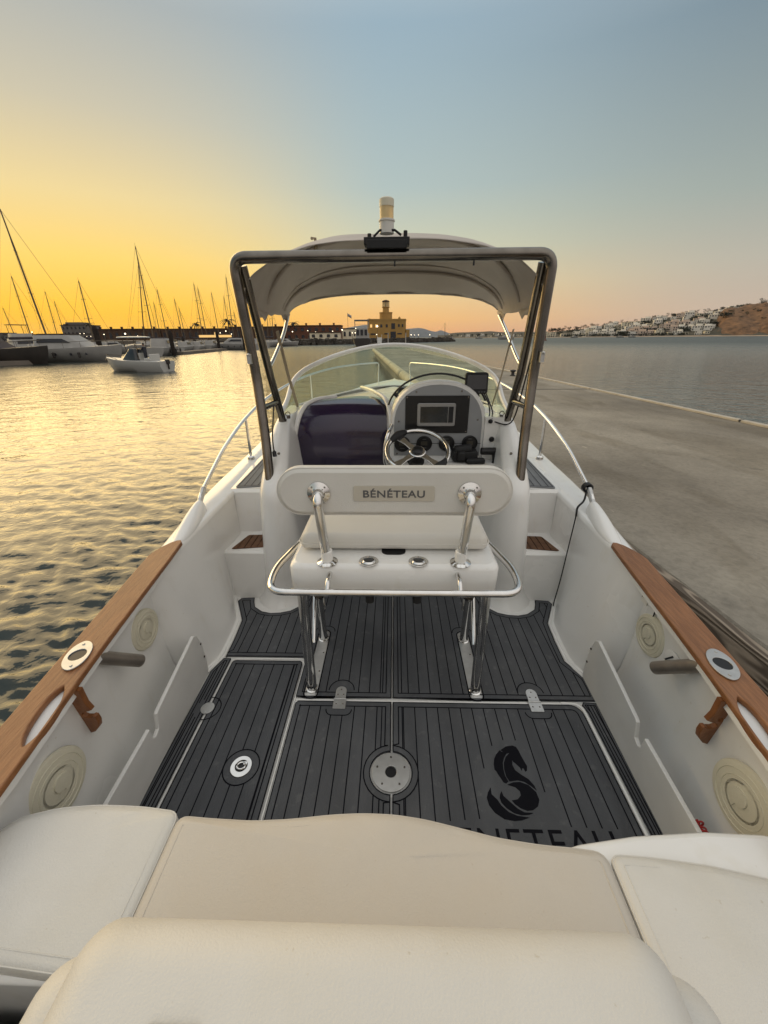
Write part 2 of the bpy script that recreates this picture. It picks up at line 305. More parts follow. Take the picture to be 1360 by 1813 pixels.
# -- cockpit liner: walls behind the pockets, the bulged corners and the steps up to the side decks
ln = MB()
def bulge(y):
    return interp([(1.43, 1.09), (1.47, .985), (1.57, .94), (1.72, .945), (1.87, .958), (2.05, 1.05), (2.14, 1.09)], y)
for s in (-1, 1):
    rows = []
    for y in (-.7, -.3, 0, .3, .6, .8, 1, 1.2, 1.35, 1.43):
        xw = interp(XI, y) + .03; zt = interp(ZS, y) - .02
        rows.append([(s * (xw - .055), y, .0), (s * (xw - .03), y, .03), (s * (xw - .01), y, .12), (s * xw, y, .25), (s * xw, y, .4), (s * xw, y, zt)])
    for y in (1.43, 1.455, 1.5, 1.55, 1.6, 1.66, 1.72, 1.8, 1.88, 1.95, 2.0, 2.05, 2.1, 2.2, 2.36):
        xt = interp(XI, y) + .004 + max(0, (1.52 - y)) * .3; xb = bulge(min(y, 2.1)); zt = interp(ZS, y) - .015
        if y > 2.1: xb = 1.06
        if y < 1.44: xb = xt = interp(XI, y) + .03
        r = []
        for u in (0, .03, .1, .25, .45, .7, .9, 1):
            w = u ** .75; r.append((s * (xb + (xt - xb) * w + (.03 if u == 0 else 0) * -1), y, zt * u))
        rows.append(r[:1] + r[1:])
    # split the two lofts (different point counts)
    ln.loft([r for r in rows if len(r) == 6]); ln.loft([r for r in rows if len(r) == 8])
    # steps
    yb = 2.11
    ln.loft([[(s * .70, yb, 0), (s * .70, yb, .345), (s * .70, yb + .012, .36), (s * .70, 2.34, .362), (s * .70, 2.36, .375), (s * .70, 2.365, interp(ZS, 2.36) - .012), (s * .70, 2.385, interp(ZS, 2.4) + .004)],
             [(s * 1.12, yb, 0), (s * 1.12, yb, .345), (s * 1.12, yb + .012, .36), (s * 1.12, 2.34, .362), (s * 1.12, 2.36, .375), (s * 1.12, 2.365, interp(ZS, 2.36) - .012), (s * 1.08, 2.385, interp(ZS, 2.4) + .004)]])
    # side deck
    rows = []
    for y in (2.385, 2.6, 2.9, 3.2, 3.6, 4.0, 4.5, 5, 5.5, 5.9, 6.2, 6.45, 6.6, 6.75):
        xi = interp(XI, y); z = interp(ZS, y); rows.append([(s * (xi + .03), y, z + .001), (s * xi, y, z + .004), (s * xi * .6, y, z + .012), (0, y, z + .02)])
    ln.loft(rows)
ln.add([(-1.2, -.7, -.001), (1.2, -.7, -.001), (1.2, 2.7, -.001), (-1.2, 2.7, -.001)], [(0, 1, 2, 3)])
# bead where the sole meets the bulged corner
for s in (-1, 1):
    ln.tube([(s * (bulge(y) - .008), y, .004) for y in (1.47, 1.52, 1.57, 1.65, 1.72, 1.8, 1.87, 1.95, 2.03, 2.08)], .012, 8)
liner = ln.build('cockpit_liner', 'gelcoat', boat, ang=35)
# -- pocket boards along both sides
for s in (-1, 1):
    prof = [(-.4, .006), (1.475, .006), (1.478, .10), (1.465, .20), (1.44, .275), (1.415, .295), (1.06, .238), (1.045, .232), (1.03, .165), (1.005, .155), (.99, .165), (.985, .222), (-.4, .175)]
    b = MB()
    xs = lambda y, z: interp([(-.4, .915), (.7, .94), (.84, .949), (1.49, .979)], y) + (-.006 * z / .25)
    b.plate([prof], .016, fn=lambda v: Vector((s * (xs(v.x, v.y) - .008 + v.z), v.x, v.y)), bev=.003)
    for (y, z) in ((1.455, .21), (1.462, .12)):
        b.lathe([(.006, 0), (.006, .002), (.003, .004)], (s * (xs(y, z) - .008), y, z), (-s, 0, 0), 10, mi=1)
    b.build('pocket_board', ['gelcoat_satin', 'steel'], boat, ang=30)
# -- teak caps with slot, rod holders, knees, hatch discs
def teak_cap(s):
    ysl = [-.5, -.2, .1, .35, .55, .75, .95, 1.15, 1.35, 1.5, 1.62]
    outer = [(interp(XO, y) - .006, y) for y in ysl] + [(1.213, 1.655), (1.19, 1.70), (1.165, 1.735), (1.14, 1.755), (1.122, 1.758)]
    inner = [(interp(XI, y) - .012, y) for y in ysl][::-1]
    inner = [(1.108, 1.74)] + [(x if y > .9 else x, y) for x, y in inner]
    slot = []
    for k in range(36):
        a = 2 * math.pi * k / 36; u = math.cos(a); v = math.sin(a); y = .765 + .098 * u
        w = .025 * (1 - abs(u) ** 3) ** .6 * (1 if v > 0 else -1) * abs(v) ** .5; slot.append((interp(XI, y) + .012 + (1.0 + u) * .006 + w, y))
    t = MB(); loop = [(s * x, y) for x, y in outer + inner]; sl_ = [(s * x, y) for x, y in slot]
    t.plate([loop, sl_], .022, fn=lambda v: Vector((v.x, v.y, interp(ZS, v.y) + .001 + v.z)), bev=.005)
    return t.build('gunwale_cap', 'teak', boat, ang=30)
def flange_plate(mb, M, a, b, hole, th, mi=0):
    pts = []
    for k in range(40):
        t = 2 * math.pi * k / 40; c, s_ = math.cos(t), math.sin(t); pts.append((a * (abs(c) ** 1.15) * (1 if c > 0 else -1), b * (abs(s_) ** .9) * (1 if s_ > 0 else -1)))
    mb.plate([pts, circle(0, 0, hole, 28)], th, M=M, bev=.0015, mi=mi)
for s in (-1, 1):
    cap = teak_cap(s)
    c = Vector((s * 1.097, .985, interp(ZS, .98) + .024))
    M = Matrix.Translation(c) @ Matrix.Rotation(rad(-s * 17), 4, 'Z') @ Matrix.Rotation(0, 4, 'X')
    f = MB(); flange_plate(f, M, .040, .070, .027, .005)
    dirv = Vector((-s * .30, .62, -.72)).normalized(); p0 = c - dirv * .0
    f.tube([c + dirv * .03, c + dirv * .25], .0245, 20, caps=False, mi=2)
    f.lathe([(.0245, 0), (.0235, .003), (0, .004)], c + dirv * .25, dirv, 20, mi=2)
    f.plate([circle(0, 0, .0272, 24)], .0008, M=M @ Matrix.Translation((0, 0, .0008)), mi=1)
    for q in (-.052, .052): f.lathe([(.005, 0), (.004, .003)], M @ Vector((0, q, .005)), (0, 0, 1), 8)
    f.build('rod_holder', ['alu', 'black', 'dull_steel'], boat)
    k = MB()
    prof = [(1.055, .572), (.965, .572), (.972, .50), (.966, .468), (.978, .462), (1.004, .452), (1.010, .437), (1.000, .428), (.985, .428), (.975, .435), (.966, .432), (.966, .405), (.975, .375), (1.0, .345), (1.035, .33), (1.055, .335), (1.075, .44)]
    prof = [(x + .045, z) for x, z in prof]
    k.plate([[(s * x, z) for x, z in prof]] + ([circle(s * 1.052, .475, .009, 12)] if s > 0 else []), .018, fn=lambda v: Vector((v.x, .875 + v.z - (.1 * (v.y - .45)), v.y)), bev=.003)
    k.build('rod_bracket', 'teak_knee', boat, ang=30)
    for (y, z, r) in ((1.315, .425, .092), (.70, .355, .108)):
        xw = interp(XI, y) + .028; d = MB(); ax = Vector((-s, 0, .02))
        d.lathe([(r, 0), (r, .004), (r * .97, .010), (r * .88, .0125), (r * .52, .013), (r * .50, .0105), (r * .46, .0105), (r * .45, .0125), (r * .2, .014), (0, .014)], (s * (xw - .0), y, z), ax, 48)
        d.box((s * (xw - .015), y + r * .1, z - r * .05), (.004, r * .16, r * .62), rx=rad(20))
        d.lathe([(r * .26, .010), (r * .25, .018), (0, .019)], (s * xw, y + r * .08, z + r * .05), ax, 24)
        for q in (7, 9): d.lathe([(r * q / 11 + .0012, .0125), (r * q / 11, .0145), (r * q / 11 - .0012, .0125)], (s * xw, y, z), ax, 48) if q > 5 else None
        d.build('inspection_hatch', 'hatch_plastic', boat)
# vent and sticker on the starboard wall
v = MB(); v.lathe([(.042, 0), (.042, .004), (.036, .006), (0, .006)], (1.09, 1.155, .44), (-1, 0, 0), 28); v.box((1.083, 1.165, .445), (.004, .006, .05), rx=rad(35), mi=1); v.build('wall_vent', ['gelcoat', 'black'], boat)
v = MB()
v.box((1.118, 1.44, .545), (.002, .075, .07)); v.box((1.1165, 1.445, .565), (.001, .045, .006), mi=1)
for q in range(5): v.box((1.1165, 1.425 + .009 * q, .545 - .002 * q), (.001, .003, .022 - .003 * (q % 2)), mi=1)
v.build('sticker', ['sticker', 'print'], boat)
v = MB(); v.box((1.113, 1.355, .515), (.02, .05, .05)); v.box((1.102, 1.33, .515), (.003, .005, .05), mi=1); v.build('socket_cover', ['gelcoat_satin', 'black'], boat, bev=.002)
# -- rail sockets (moulded humps at the aft ends of the bow rails)
for s in (-1, 1):
    r = MB(); rows = []
    for y, w, hh in ((1.70, .004, .001), (1.78, .035, .018), (1.88, .05, .042), (1.98, .05, .066), (2.06, .042, .078), (2.10, .036, .078), (2.115, .02, .06), (2.12, .005, .02)):
        z = interp(ZS, y) - .006; xc = interp(XO, y) - .075
        rows.append([(s * (xc + w * math.cos(a)), y, z + hh * math.sin(a)) for a in [math.pi * k / 12 for k in range(13)]])
    r.loft(rows); r.build('rail_socket', 'gelcoat', boat, ang=60, sub=1)
# -- moulded fins (pods) that carry the arch, cabin sides, bulkhead, dash shelf
def pod_section(s, z):
    # plan outline at height z, from inboard front to outboard front round the aft nose
    fl = max(0, .10 - z) / .10; fl = fl * fl * .035
    rake = interp([(0, 2.02), (.1, 2.035), (.3, 2.03), (.6, 2.04), (.78, 2.055), (.86, 2.13), (.95, 2.24), (1.05, 2.38), (1.11, 2.50), (1.13, 2.62)], z)
    xi = interp([(0, .615), (.4, .60), (.8, .635), (1.0, .66), (1.13, .69)], z) - fl; xo = interp([(0, .885), (.2, .855), (.5, .83), (.8, .80), (1.13, .775)], z) + fl
    w = (xo - xi) / 2; xc = (xi + xo) / 2; yn = rake - fl
    out = [(xi - .0, 3.0)]; out += [(xi, yn + w * 2.2), (xi, yn + w * 1.4)]
    for k in range(11):
        a = math.pi * k / 10; out.append((xc - w * math.cos(a), yn + w * 1.15 - w * 1.15 * math.sin(a)))
    out += [(xo, yn + w * 1.4), (xo, yn + w * 2.2), (xo + .02, 3.0)]
    return [(s * x, y, z) for x, y in out]
for s in (-1, 1):
    p = MB(); zz = [-.01, .01, .03, .06, .1, .2, .3, .45, .6, .7, .76, .80, .86, .92, .98, 1.04, 1.09, 1.12, 1.13]
    rows = [pod_section(s, z) for z in zz]; p.loft(rows)
    top = rows[-1]; p.add(top, [tuple(range(len(top)))])
    p.lathe([(.008, 0), (.009, .004), (.005, .008), (0, .009)], (s * (.70), 2.26, .96), (0, -1, .3), 12, mi=1)
    p.build('arch_fin', ['gelcoat', 'steel'], boat, ang=60)
# cabin coaming: outer sides from the fins forward to the front, rising to the windshield foot
BASE = [(.745, 2.62, 1.115), (.765, 2.85, 1.12), (.73, 3.05, 1.13), (.645, 3.25, 1.14), (.50, 3.48, 1.15), (.33, 3.68, 1.165), (.16, 3.80, 1.175), (0, 3.84, 1.18)]
full = BASE + [(-x, y, z) for x, y, z in BASE[::-1][1:]]
cb = spline(full, 5)
c = MB(); rows = [[], [], [], [], []]
for p in cb:
    n_ = Vector((p.x, (p.y - 2.3) * .8, 0)).normalized(); zd = interp(ZS, min(p.y + .1, 6)) + .0
    zb = zd
    rows[0].append(p - n_ * .02 + Vector((0, 0, .0))); rows[1].append(p + n_ * .025 + Vector((0, 0, -.002))); rows[2].append(p + n_ * .05 + Vector((0, 0, -.02)))
    rows[3].append(Vector((p.x, p.y, 0)) + n_ * (.075) + Vector((0, 0, p.z * .5 + zb * .5))); q = Vector((p.x, p.y, 0)) + n_ * (.10 + max(0, p.y - 3.0) * .35); rows[4].append(Vector((q.x, q.y, zb)))
c.loft(rows)
# foredeck trunk running forward from the windshield
rows = []
for y, w, z in ((3.5, .60, 1.10), (3.86, .36, 1.165), (4.2, .34, 1.05), (4.8, .28, .96), (5.3, .2, .92), (5.7, .12, .90)):
    rows.append([(w * math.sin(a), y, (z - .86) * math.cos(a) ** .6 + .86 if abs(math.cos(a)) > 1e-3 else .86) for a in [rad(-88 + 176 * k / 16) for k in range(17)]])
c.loft(rows)
c.build('cabin_top', 'gelcoat', boat, ang=50)
# bulkhead + shelf: profile in (y,z) swept across, lower to port where the door arch sits
d = MB()
prof = [(2.60, -.01), (2.60, .6), (2.605, .95), (2.62, 1.06), (2.66, 1.13), (2.73, 1.168), (2.83, 1.182), (3.0, 1.186), (3.4, 1.18), (3.9, 1.175)]
rows = []
for (y, z) in prof:
    r = []
    for k in range(17):
        x = -.76 + 1.52 * k / 16; u = abs(x) / .76; zz = z - (0.065 if z > 1 else 0) * (u ** 3)
        if y > 2.9:
            lim = interp([(2.62, .745), (2.85, .765), (3.05, .73), (3.25, .645), (3.48, .50), (3.68, .33), (3.80, .16), (3.84, .05)], y); x = x / .76 * (lim + .005)
        r.append((x, min(y, 3.83), zz))
    rows.append(r)
d.loft(rows); d.build('bulkhead', 'gelcoat', boat, ang=50)
# door: a glossy roll-top panel following the bulkhead
def zprof(t): # t arc parameter 0..1
    P = [(2.585, .05), (2.585, .6), (2.588, .9), (2.60, 1.03), (2.635, 1.12), (2.70, 1.175), (2.80, 1.198), (2.90, 1.203)]
    Ls = [0]
    for a, b in zip(P, P[1:]): Ls.append(Ls[-1] + math.hypot(b[0] - a[0], b[1] - a[1]))
    s_ = t * Ls[-1]; return float(np.interp(s_, Ls, [p[0] for p in P])), float(np.interp(s_, Ls, [p[1] for p in P]))
d = MB(); rows = []
for i in range(41):
    t = i / 40; y, z = zprof(t); w = max(0, (t - .55) / .45); xl = -.685 + .24 * (1 - math.sqrt(max(0, 1 - w * w))) + .04 * w; xr = -.045 - .07 * (1 - math.sqrt(max(0, 1 - w ** 3)))
    rows.append([(xl + (xr - xl) * k / 12, y - .012 * math.sin(math.pi * k / 12) - (.012 if z < .9 else .004), z + (.010 if z > 1 else 0) * math.sin(math.pi * k / 12) + .0) for k in range(13)])
d.loft(rows); door = d.build('cabin_door', 'purple', boat, ang=60)
# moulded rim round the door
rim = []
for i in range(41):
    t = i / 40; y, z = zprof(t); w = max(0, (t - .55) / .45); rim.append((-.685 + .24 * (1 - math.sqrt(max(0, 1 - w * w))) + .04 * w - .016, y - .004, z))
r = MB(); r.tube(rim, .017, 10)
rr_ = [(-.015, 2.55, .3), (-.015, 2.55, .9), (-.02, 2.555, 1.06), (-.03, 2.60, 1.15), (-.06, 2.70, 1.215), (-.12, 2.86, 1.235), (-.20, 3.10, 1.235), (-.27, 3.35, 1.22)]
r.tube(spline(rr_, 5), .0155, 12); r.build('door_rim', 'gelcoat', boat, ang=60)
# -- helm console: arched pod
CX, CW = .285, .30
def arch(w, ztop, zb, n=20, zs=1.07, p=2.3):
    out = [(CX - w, zb), (CX - w, (zb + zs) / 2)]
    for k in range(n + 1):
        a = math.pi - math.pi * k / n; c_, s_ = math.cos(a), math.sin(a)
        out.append((CX + w * (abs(c_) ** (2 / p)) * (1 if c_ > 0 else -1), zs + (ztop - zs) * abs(s_) ** (2 / p)))
    return out + [(CX + w, (zb + zs) / 2), (CX + w, zb)]
c = MB()
rows = []
for y, w, zt, o in ((3.15, .27, 1.20, 0), (2.95, .30, 1.285, 0), (2.75, .315, 1.335, 0), (2.62, .318, 1.352, 0), (2.55, .312, 1.352, 0), (2.528, .300, 1.342, 0)):
    rows.append([(x, y, z) for x, z in arch(w, zt, .02)])
c.loft(rows); fr_ = rows[-1]; c.add(fr_, [tuple(range(len(fr_)))])
# lower pod bulging aft under the wheel, and shelf for the throttle
c.loft([[(x, 2.53, z) for x, z in rrect(-.02, .02, .62, .865, .03)], [(x, 2.44, z) for x, z in rrect(.0, .02, .66, .855, .03)], [(x, 2.42, z) for x, z in rrect(.02, .03, .64, .84, .03)]], closed=True)
c.add([(x, 2.42, z) for x, z in rrect(.02, .03, .64, .84, .03)], [tuple(range(24))])
c.box((.645, 2.58, .95), (.12, .16, .36)); c.box((.36, 2.46, .846), (.62, .14, .02))
console = c.build('console', 'gelcoat', boat, ang=40)
q = MB(); q.plate([arch(.285, 1.328, .872)], .004, fn=lambda v: Vector((v.x, 2.5275 - v.z, v.y)))
q.box((CX, 2.5232, .955), (.575, .002, .003), mi=1)
for (x, z) in ((.03, 1.10), (.14, 1.285), (.425, 1.288), (.54, 1.11), (.02, .885), (.55, .885)): q.lathe([(.006, 0), (.005, .003), (0, .004)], (x, 2.5235, z), (0, -1, 0), 10, mi=2)
q.build('instrument_panel', ['grey_panel', 'caulk', 'steel'], console, ang=30)
q = MB(); q.plate([rrect(.072, 1.025, .478, 1.262, .006)], .006, fn=lambda v: Vector((v.x, 2.5233 - v.z, v.y)), bev=.001)
for x in (.082, .468):
    for z in (1.035, 1.252): q.lathe([(.005, 0), (.005, .002), (0, .003)], (x, 2.517, z), (0, -1, 0), 10, mi=1)
q.build('mounting_plate', ['black', 'steel'], console, ang=30)
q = MB(); q.plate([rrect(.147, 1.072, .392, 1.218, .014)], .014, fn=lambda v: Vector((v.x, 2.517 - v.z, v.y)), bev=.004)
q.box((.27, 2.5025, 1.207), (.232, .003, .014), mi=1); q.box((.27, 2.5025, 1.083), (.232, .003, .014), mi=1)
q.box((.255, 2.502, 1.146), (.175, .003, .100), mi=2); q.box((.362, 2.502, 1.146), (.030, .003, .100), mi=3)
q.build('chart_plotter', ['bezel', 'bezel', 'screen', 'black_matt'], console, ang=30)
for x, z in ((.055, .952), (.200, .955), (.348, .957), (.500, .957)):
    g_ = MB(); g_.lathe([(.052, 0), (.052, .010), (.047, .013), (.044, .009), (0, .009)], (x, 2.5235, z), (0, -1, 0), 36)
    g_.box((x, 2.5138, z + .002), (.042, .002, .026), mi=1); g_.box((x, 2.5138, z + .03), (.024, .002, .004), mi=2); g_.box((x, 2.5138, z - .028), (.03, .002, .004), mi=2)
    g_.build('gauge', ['black', 'gauge_face', 'print'], console)
# black hand hold over the console
q = MB(); pth = []
for k in range(25):
    a = rad(168 - 150 * k / 24); pth.append((CX + .33 * math.cos(a), 2.62, 1.14 + .245 * math.sin(a)))
q.tube(pth, .0065, 8)
for a in (150, 52): q.tube([(CX + .33 * math.cos(rad(a)), 2.62, 1.14 + .245 * math.sin(rad(a))), (CX + .30 * math.cos(rad(a)), 2.62, 1.14 + .205 * math.sin(rad(a)))], .012, 8)
q.build('console_rail', 'black', console)
# switch button and key on console side
q = MB(); q.lathe([(.017, 0), (.017, .006), (.012, .01), (0, .01)], (.635, 2.495, .99), (0, -1, 0), 20); q.build('switch', 'black', boat); q = MB(); q.lathe([(.014, 0), (.014, .01), (.006, .02), (0, .022)], (.615, 2.495, 1.105), (0, -1, .2), 16); q.build('switch', 'black', boat)
# steering wheel
wc = Vector((.142, 2.27, .975)); tilt = Matrix.Translation(wc) @ Matrix.Rotation(rad(27), 4, 'X')
sw = MB(); sw.tube([tilt @ Vector((.186 * math.cos(a), .186 * math.sin(a), 0)) for a in [2 * math.pi * k / 48 for k in range(48)]], .0145, 12, closed=True)
for a in (130, 222, 315): # spokes
    A = rad(a); d1 = Vector((math.cos(A), math.sin(A), 0)); n1 = Vector((-d1.y, d1.x, 0))
    sw.plate([[(d1 * .03 + n1 * .022)[:2], (d1 * .10 + n1 * .016)[:2], (d1 * .18 + n1 * .028)[:2], (d1 * .18 - n1 * .028)[:2], (d1 * .10 - n1 * .016)[:2], (d1 * .03 - n1 * .022)[:2]]], .008, M=tilt @ Matrix.Translation((0, 0, -.012)), bev=.002)
sw.lathe([(.05, -.014), (.05, -.004), (.045, 0)], tilt @ Vector((0, 0, 0)), tilt.to_3x3() @ Vector((0, 0, 1)), 24)
wheel = sw.build('steering_wheel', 'chrome', boat)
for a in (132, 314):
    gp = MB(); gp.tube([tilt @ Vector((.182 * math.cos(rad(b)), .182 * math.sin(rad(b)), .001)) for b in range(a - 22, a + 23, 4)], [.012, .018, .021, .023, .026, .028, .026, .023, .021, .018, .016, .012][:len(range(a - 22, a + 23, 4))], 12)
    gp.build('grip', 'black_matt', wheel)
hb = MB(); ax = tilt.to_3x3() @ Vector((0, 0, 1)); hb.lathe([(.034, 0), (.033, .010), (.024, .016), (0, .018)], wc, ax, 24); hb.build('hub', 'black', wheel)
cl = MB(); cd = Vector((0, .75, -.35)).normalized(); cl.tube([wc - ax * .012, wc - ax * .05, wc - ax * .06 + cd * .19], [.026, .045, .06], 16); cl.build('steering_column', 'black_matt', boat)
# grab handle to the left of the wheel
gh = MB(); gh.tube(fillet([(-.015, 2.50, 1.08), (-.035, 2.37, 1.06), (-.06, 2.36, .98), (-.06, 2.36, .86), (-.01, 2.42, .80)], .05), .012, 10); gh.build('grab_handle', 'chrome', boat)
# throttle: two black lever housings
th = MB(); th.box((.46, 2.46, .895), (.16, .10, .07)); th.box((.43, 2.42, .905), (.05, .09, .06)); th.box((.52, 2.39, .875), (.12, .05, .035)); th.tube([(.39, 2.44, .93), (.50, 2.44, .945)], .03, 12)
thr = th.build('throttle', 'black_matt', boat, bev=.012)
tl = MB(); tl.tube([(.56, 2.44, .925), (.665, 2.44, .925)], .024, 12); tl.tube([(.655, 2.44, .93), (.655, 2.42, .86), (.62, 2.40, .80)], [.024, .02, .016], 10); tl.build('lever', 'black', thr, bev=.006)
# fish finder display on its stalk, with leads
dp = MB(); dp.plate([rrect(.455, 1.262, .600, 1.392, .016)], .03, fn=lambda v: Vector((v.x, 2.62 - v.z - (v.y - 1.32) * -.12, v.y)), bev=.006)
dsp = dp.build('helm_display', 'black_matt', boat, ang=30)
sc_ = MB(); sc_.plate([rrect(.466, 1.292, .589, 1.378, .004)], .002, fn=lambda v: Vector((v.x, 2.588 - v.z + (v.y - 1.32) * .12, v.y))); sc_.build('screen', 'screen', dsp)
for kx in (.545, .562, .58): b_ = MB(); b_.box((kx, 2.583, 1.275), (.009, .004, .009)); b_.build('button', 'print', dsp)
st = MB(); st.tube([(.54, 2.64, 1.27), (.555, 2.66, 1.22)], .016, 10); st.lathe([(.035, 0), (.03, .015), (.018, .03)], (.56, 2.66, 1.17), (0, 0, 1), 16); st.build('display_stalk', 'black_matt', boat)
ld = MB(); ld.tube(spline([(.585, 2.64, 1.27), (.62, 2.62, 1.20), (.63, 2.6, 1.15), (.615, 2.52, 1.12), (.65, 2.5, 1.10), (.71, 2.45, 1.095), (.735, 2.4, 1.15), (.75, 2.36, 1.32), (.765, 2.3, 1.6), (.775, 2.24, 1.88)], 8), .0045, 6)
ld.build('cable', 'black', boat); ld = MB(); ld.tube(spline([(.60, 2.62, 1.26), (.64, 2.58, 1.16), (.625, 2.50, 1.12)], 6), .004, 6); ld.build('cable', 'black', boat); ld = MB(); ld.tube(spline([(-.715, 2.33, 1.24), (-.712, 2.22, 1.08), (-.705, 2.19, .99), (-.70, 2.18, .965)], 6), [.004] * 12 + [.012] * 7, 8); ld.build('cable', 'black', boat)
# compass on the shelf
cp = MB(); cp.lathe([(.05, 0), (.05, .015), (.042, .022), (.040, .04), (.030, .062), (.015, .072), (0, .075)], (.055, 3.0, 1.19), (0, 0, 1), 24); cp.build('compass', 'dark_glass', boat)
# -- windshield
FRM = [(.755, 2.58, 1.14), (.755, 2.78, 1.20), (.75, 2.96, 1.30), (.70, 3.07, 1.365), (.60, 3.18, 1.42), (.46, 3.36, 1.472), (.28, 3.50, 1.515), (.13, 3.555, 1.535), (0, 3.57, 1.54)]
frm = spline([(x, y, z) for x, y, z in FRM] + [(-x, y, z) for x, y, z in FRM[::-1][1:]], 5)
bs = spline([(x, y, z + .0) for x, y, z in BASE] + [(-x, y, z) for x, y, z in BASE[::-1][1:]], 6)
def resample(P, n):
    d_ = [0]
    for a, b in zip(P, P[1:]): d_.append(d_[-1] + (b - a).length)
    return [Vector([float(np.interp(d_[-1] * k / (n - 1), d_, [p[j] for p in P])) for j in range(3)]) for k in range(n)]
A_, B_ = resample(frm, 61), resample(bs, 61)
gmb = MB(); gmb.loft([B_, [(a * .5 + b * .5) + Vector((0, .012, 0)) for a, b in zip(A_, B_)], A_]); ws = gmb.build('windshield', 'glass', boat, ang=60)
fm = MB(); fm.tube(A_, .0175, 10); fm.tube(B_, .007, 6); fm.build('frame', 'gelcoat', ws, ang=60)
# -- bow rails
for s in (-1, 1):
    pts = [(1.168, 2.10, .70), (1.172, 2.16, .745), (1.172, 2.36, .83), (1.168, 2.6, .925), (1.155, 3.0, 1.035), (1.13, 3.5, 1.115), (1.06, 4.2, 1.18), (.94, 4.9, 1.215), (.76, 5.5, 1.235), (.52, 6.0, 1.24), (.36, 6.25, 1.238)]
    P = [Vector((s * x, y, z)) for x, y, z in pts]; P = spline(P, 6)
    P = P + fillet([P[-1], (s * .24, 6.42, 1.236), (s * .26, 6.44, .93)], .06)[1:]
    b = MB(); b.tube(P, .0125, 10); rl = b.build('bow_rail', 'chrome', boat)
    b = MB(); b.tube([(s * 1.168, 2.10, .70), (s * 1.1725, 2.19, .763)], .0165, 10); b.build('rail_end', 'alu', rl)
    for (x, y, z) in ((1.155, 3.0, 1.03), (.98, 4.72, 1.20)):
        b = MB(); zb = interp(ZS, y); b.tube([(s * x, y, z), (s * (x + .005), y, zb)], .011, 8); b.lathe([(.03, 0), (.028, .02), (.016, .03)], (s * (x + .005), y, zb), (0, 0, 1), 14); b.build('stanchion', 'chrome', rl)
# -- deck patches and teak step treads
def planked(name, poly, z, m1, parent, pitch=.05, inset=.014, th=.004, ang=0, lw=.004, border=True):
    b = MB(); b.plate([poly], th, M=Matrix.Translation((0, 0, z)))
    pad_lines(b, poly, z + th, pitch, inset, lw, 1, border=border, ang=ang); return b.build(name, [m1, 'caulk'], parent, ang=30)
def inset_poly(poly, d):
    n = len(poly); A = sum(poly[i][0] * poly[(i + 1) % n][1] - poly[(i + 1) % n][0] * poly[i][1] for i in range(n)); sg = 1 if A > 0 else -1; out = []
    for i in range(n):
        p0, p1, p2 = Vector(poly[i - 1]), Vector(poly[i]), Vector(poly[(i + 1) % n]); a = (p1 - p0); c = (p2 - p1)
        if a.length < 1e-6 or c.length < 1e-6: continue
        a.normalize(); c.normalize(); na = Vector((-a.y, a.x)) * sg; nc = Vector((-c.y, c.x)) * sg; nn = (na + nc)
        if nn.length < .3: nn = na
        nn.normalize(); k = d / max(.45, nn.dot(na)); out.append((p1.x + nn.x * k, p1.y + nn.y * k))
    return out
def ribbon(b, pts, z, w, mi, closed=False):
    n = len(pts); rg = range(n if closed else n - 1)
    for i in rg:
        a, c = Vector(pts[i]), Vector(pts[(i + 1) % n]); d = c - a
        if d.length < 1e-5: continue
        d.normalize(); nn = Vector((-d.y, d.x)) * w / 2; e = d * w * .35
        b.add([(*(a - e + nn), z), (*(a - e - nn), z), (*(c + e - nn), z), (*(c + e + nn), z)], [(0, 1, 2, 3)], mi)
def inside(p, poly):
    r = False; n = len(poly)
    for i in range(n):
        a, b = poly[i - 1], poly[i]
        if (a[1] > p[1]) != (b[1] > p[1]) and p[0] < (b[0] - a[0]) * (p[1] - a[1]) / (b[1] - a[1]) + a[0]: r = not r
    return r
def pad_lines(b, poly, z, pitch, inset, lw, mi, border=True, ang=0, holes=(), x0=None, extra=()):
    ip = inset_poly(poly, inset)
    if border: ribbon(b, ip, z + .0006, lw, mi, closed=True)
    def clip(xp):                                     # vertical line x=xp against inset poly minus holes (circles/polys)
        ts = []
        for pl in [ip] + list(holes):
            n = len(pl)
            for i in range(n):
                a, c = pl[i - 1], pl[i]
                if (a[0] > xp) != (c[0] > xp): ts.append(a[1] + (c[1] - a[1]) * (xp - a[0]) / (c[0] - a[0]))
        ts.sort(); segs = []
        for t0, t1 in zip(ts, ts[1:]):
            mid = (xp, (t0 + t1) / 2)
            if t1 - t0 > .012 and inside(mid, ip) and not any(inside(mid, h_) for h_ in holes): segs.append((t0, t1))
        return segs
    if ang:
        R = lambda p, a: (p[0] * math.cos(a) - p[1] * math.sin(a), p[0] * math.sin(a) + p[1] * math.cos(a))
        ip0 = ip; ip = [R(p, -ang) for p in ip0]
        xs = [p[0] for p in ip]; x = min(xs) + pitch
        while x < max(xs) - pitch * .3:
            for t0, t1 in clip(x): ribbon(b, [R((x, t0), ang), R((x, t1), ang)], z, lw, mi)
            x += pitch
        return
    xs = [p[0] for p in ip]; x = (x0 if x0 is not None else min(xs) + pitch * .9)
    while x < max(xs) - pitch * .25:
        for t0, t1 in clip(x): ribbon(b, [(x, t0), (x, t1)], z, lw, mi)
        x += pitch
    for e in extra:
        for t0, t1 in clip(e): ribbon(b, [(e, t0), (e, t1)], z, lw, mi)
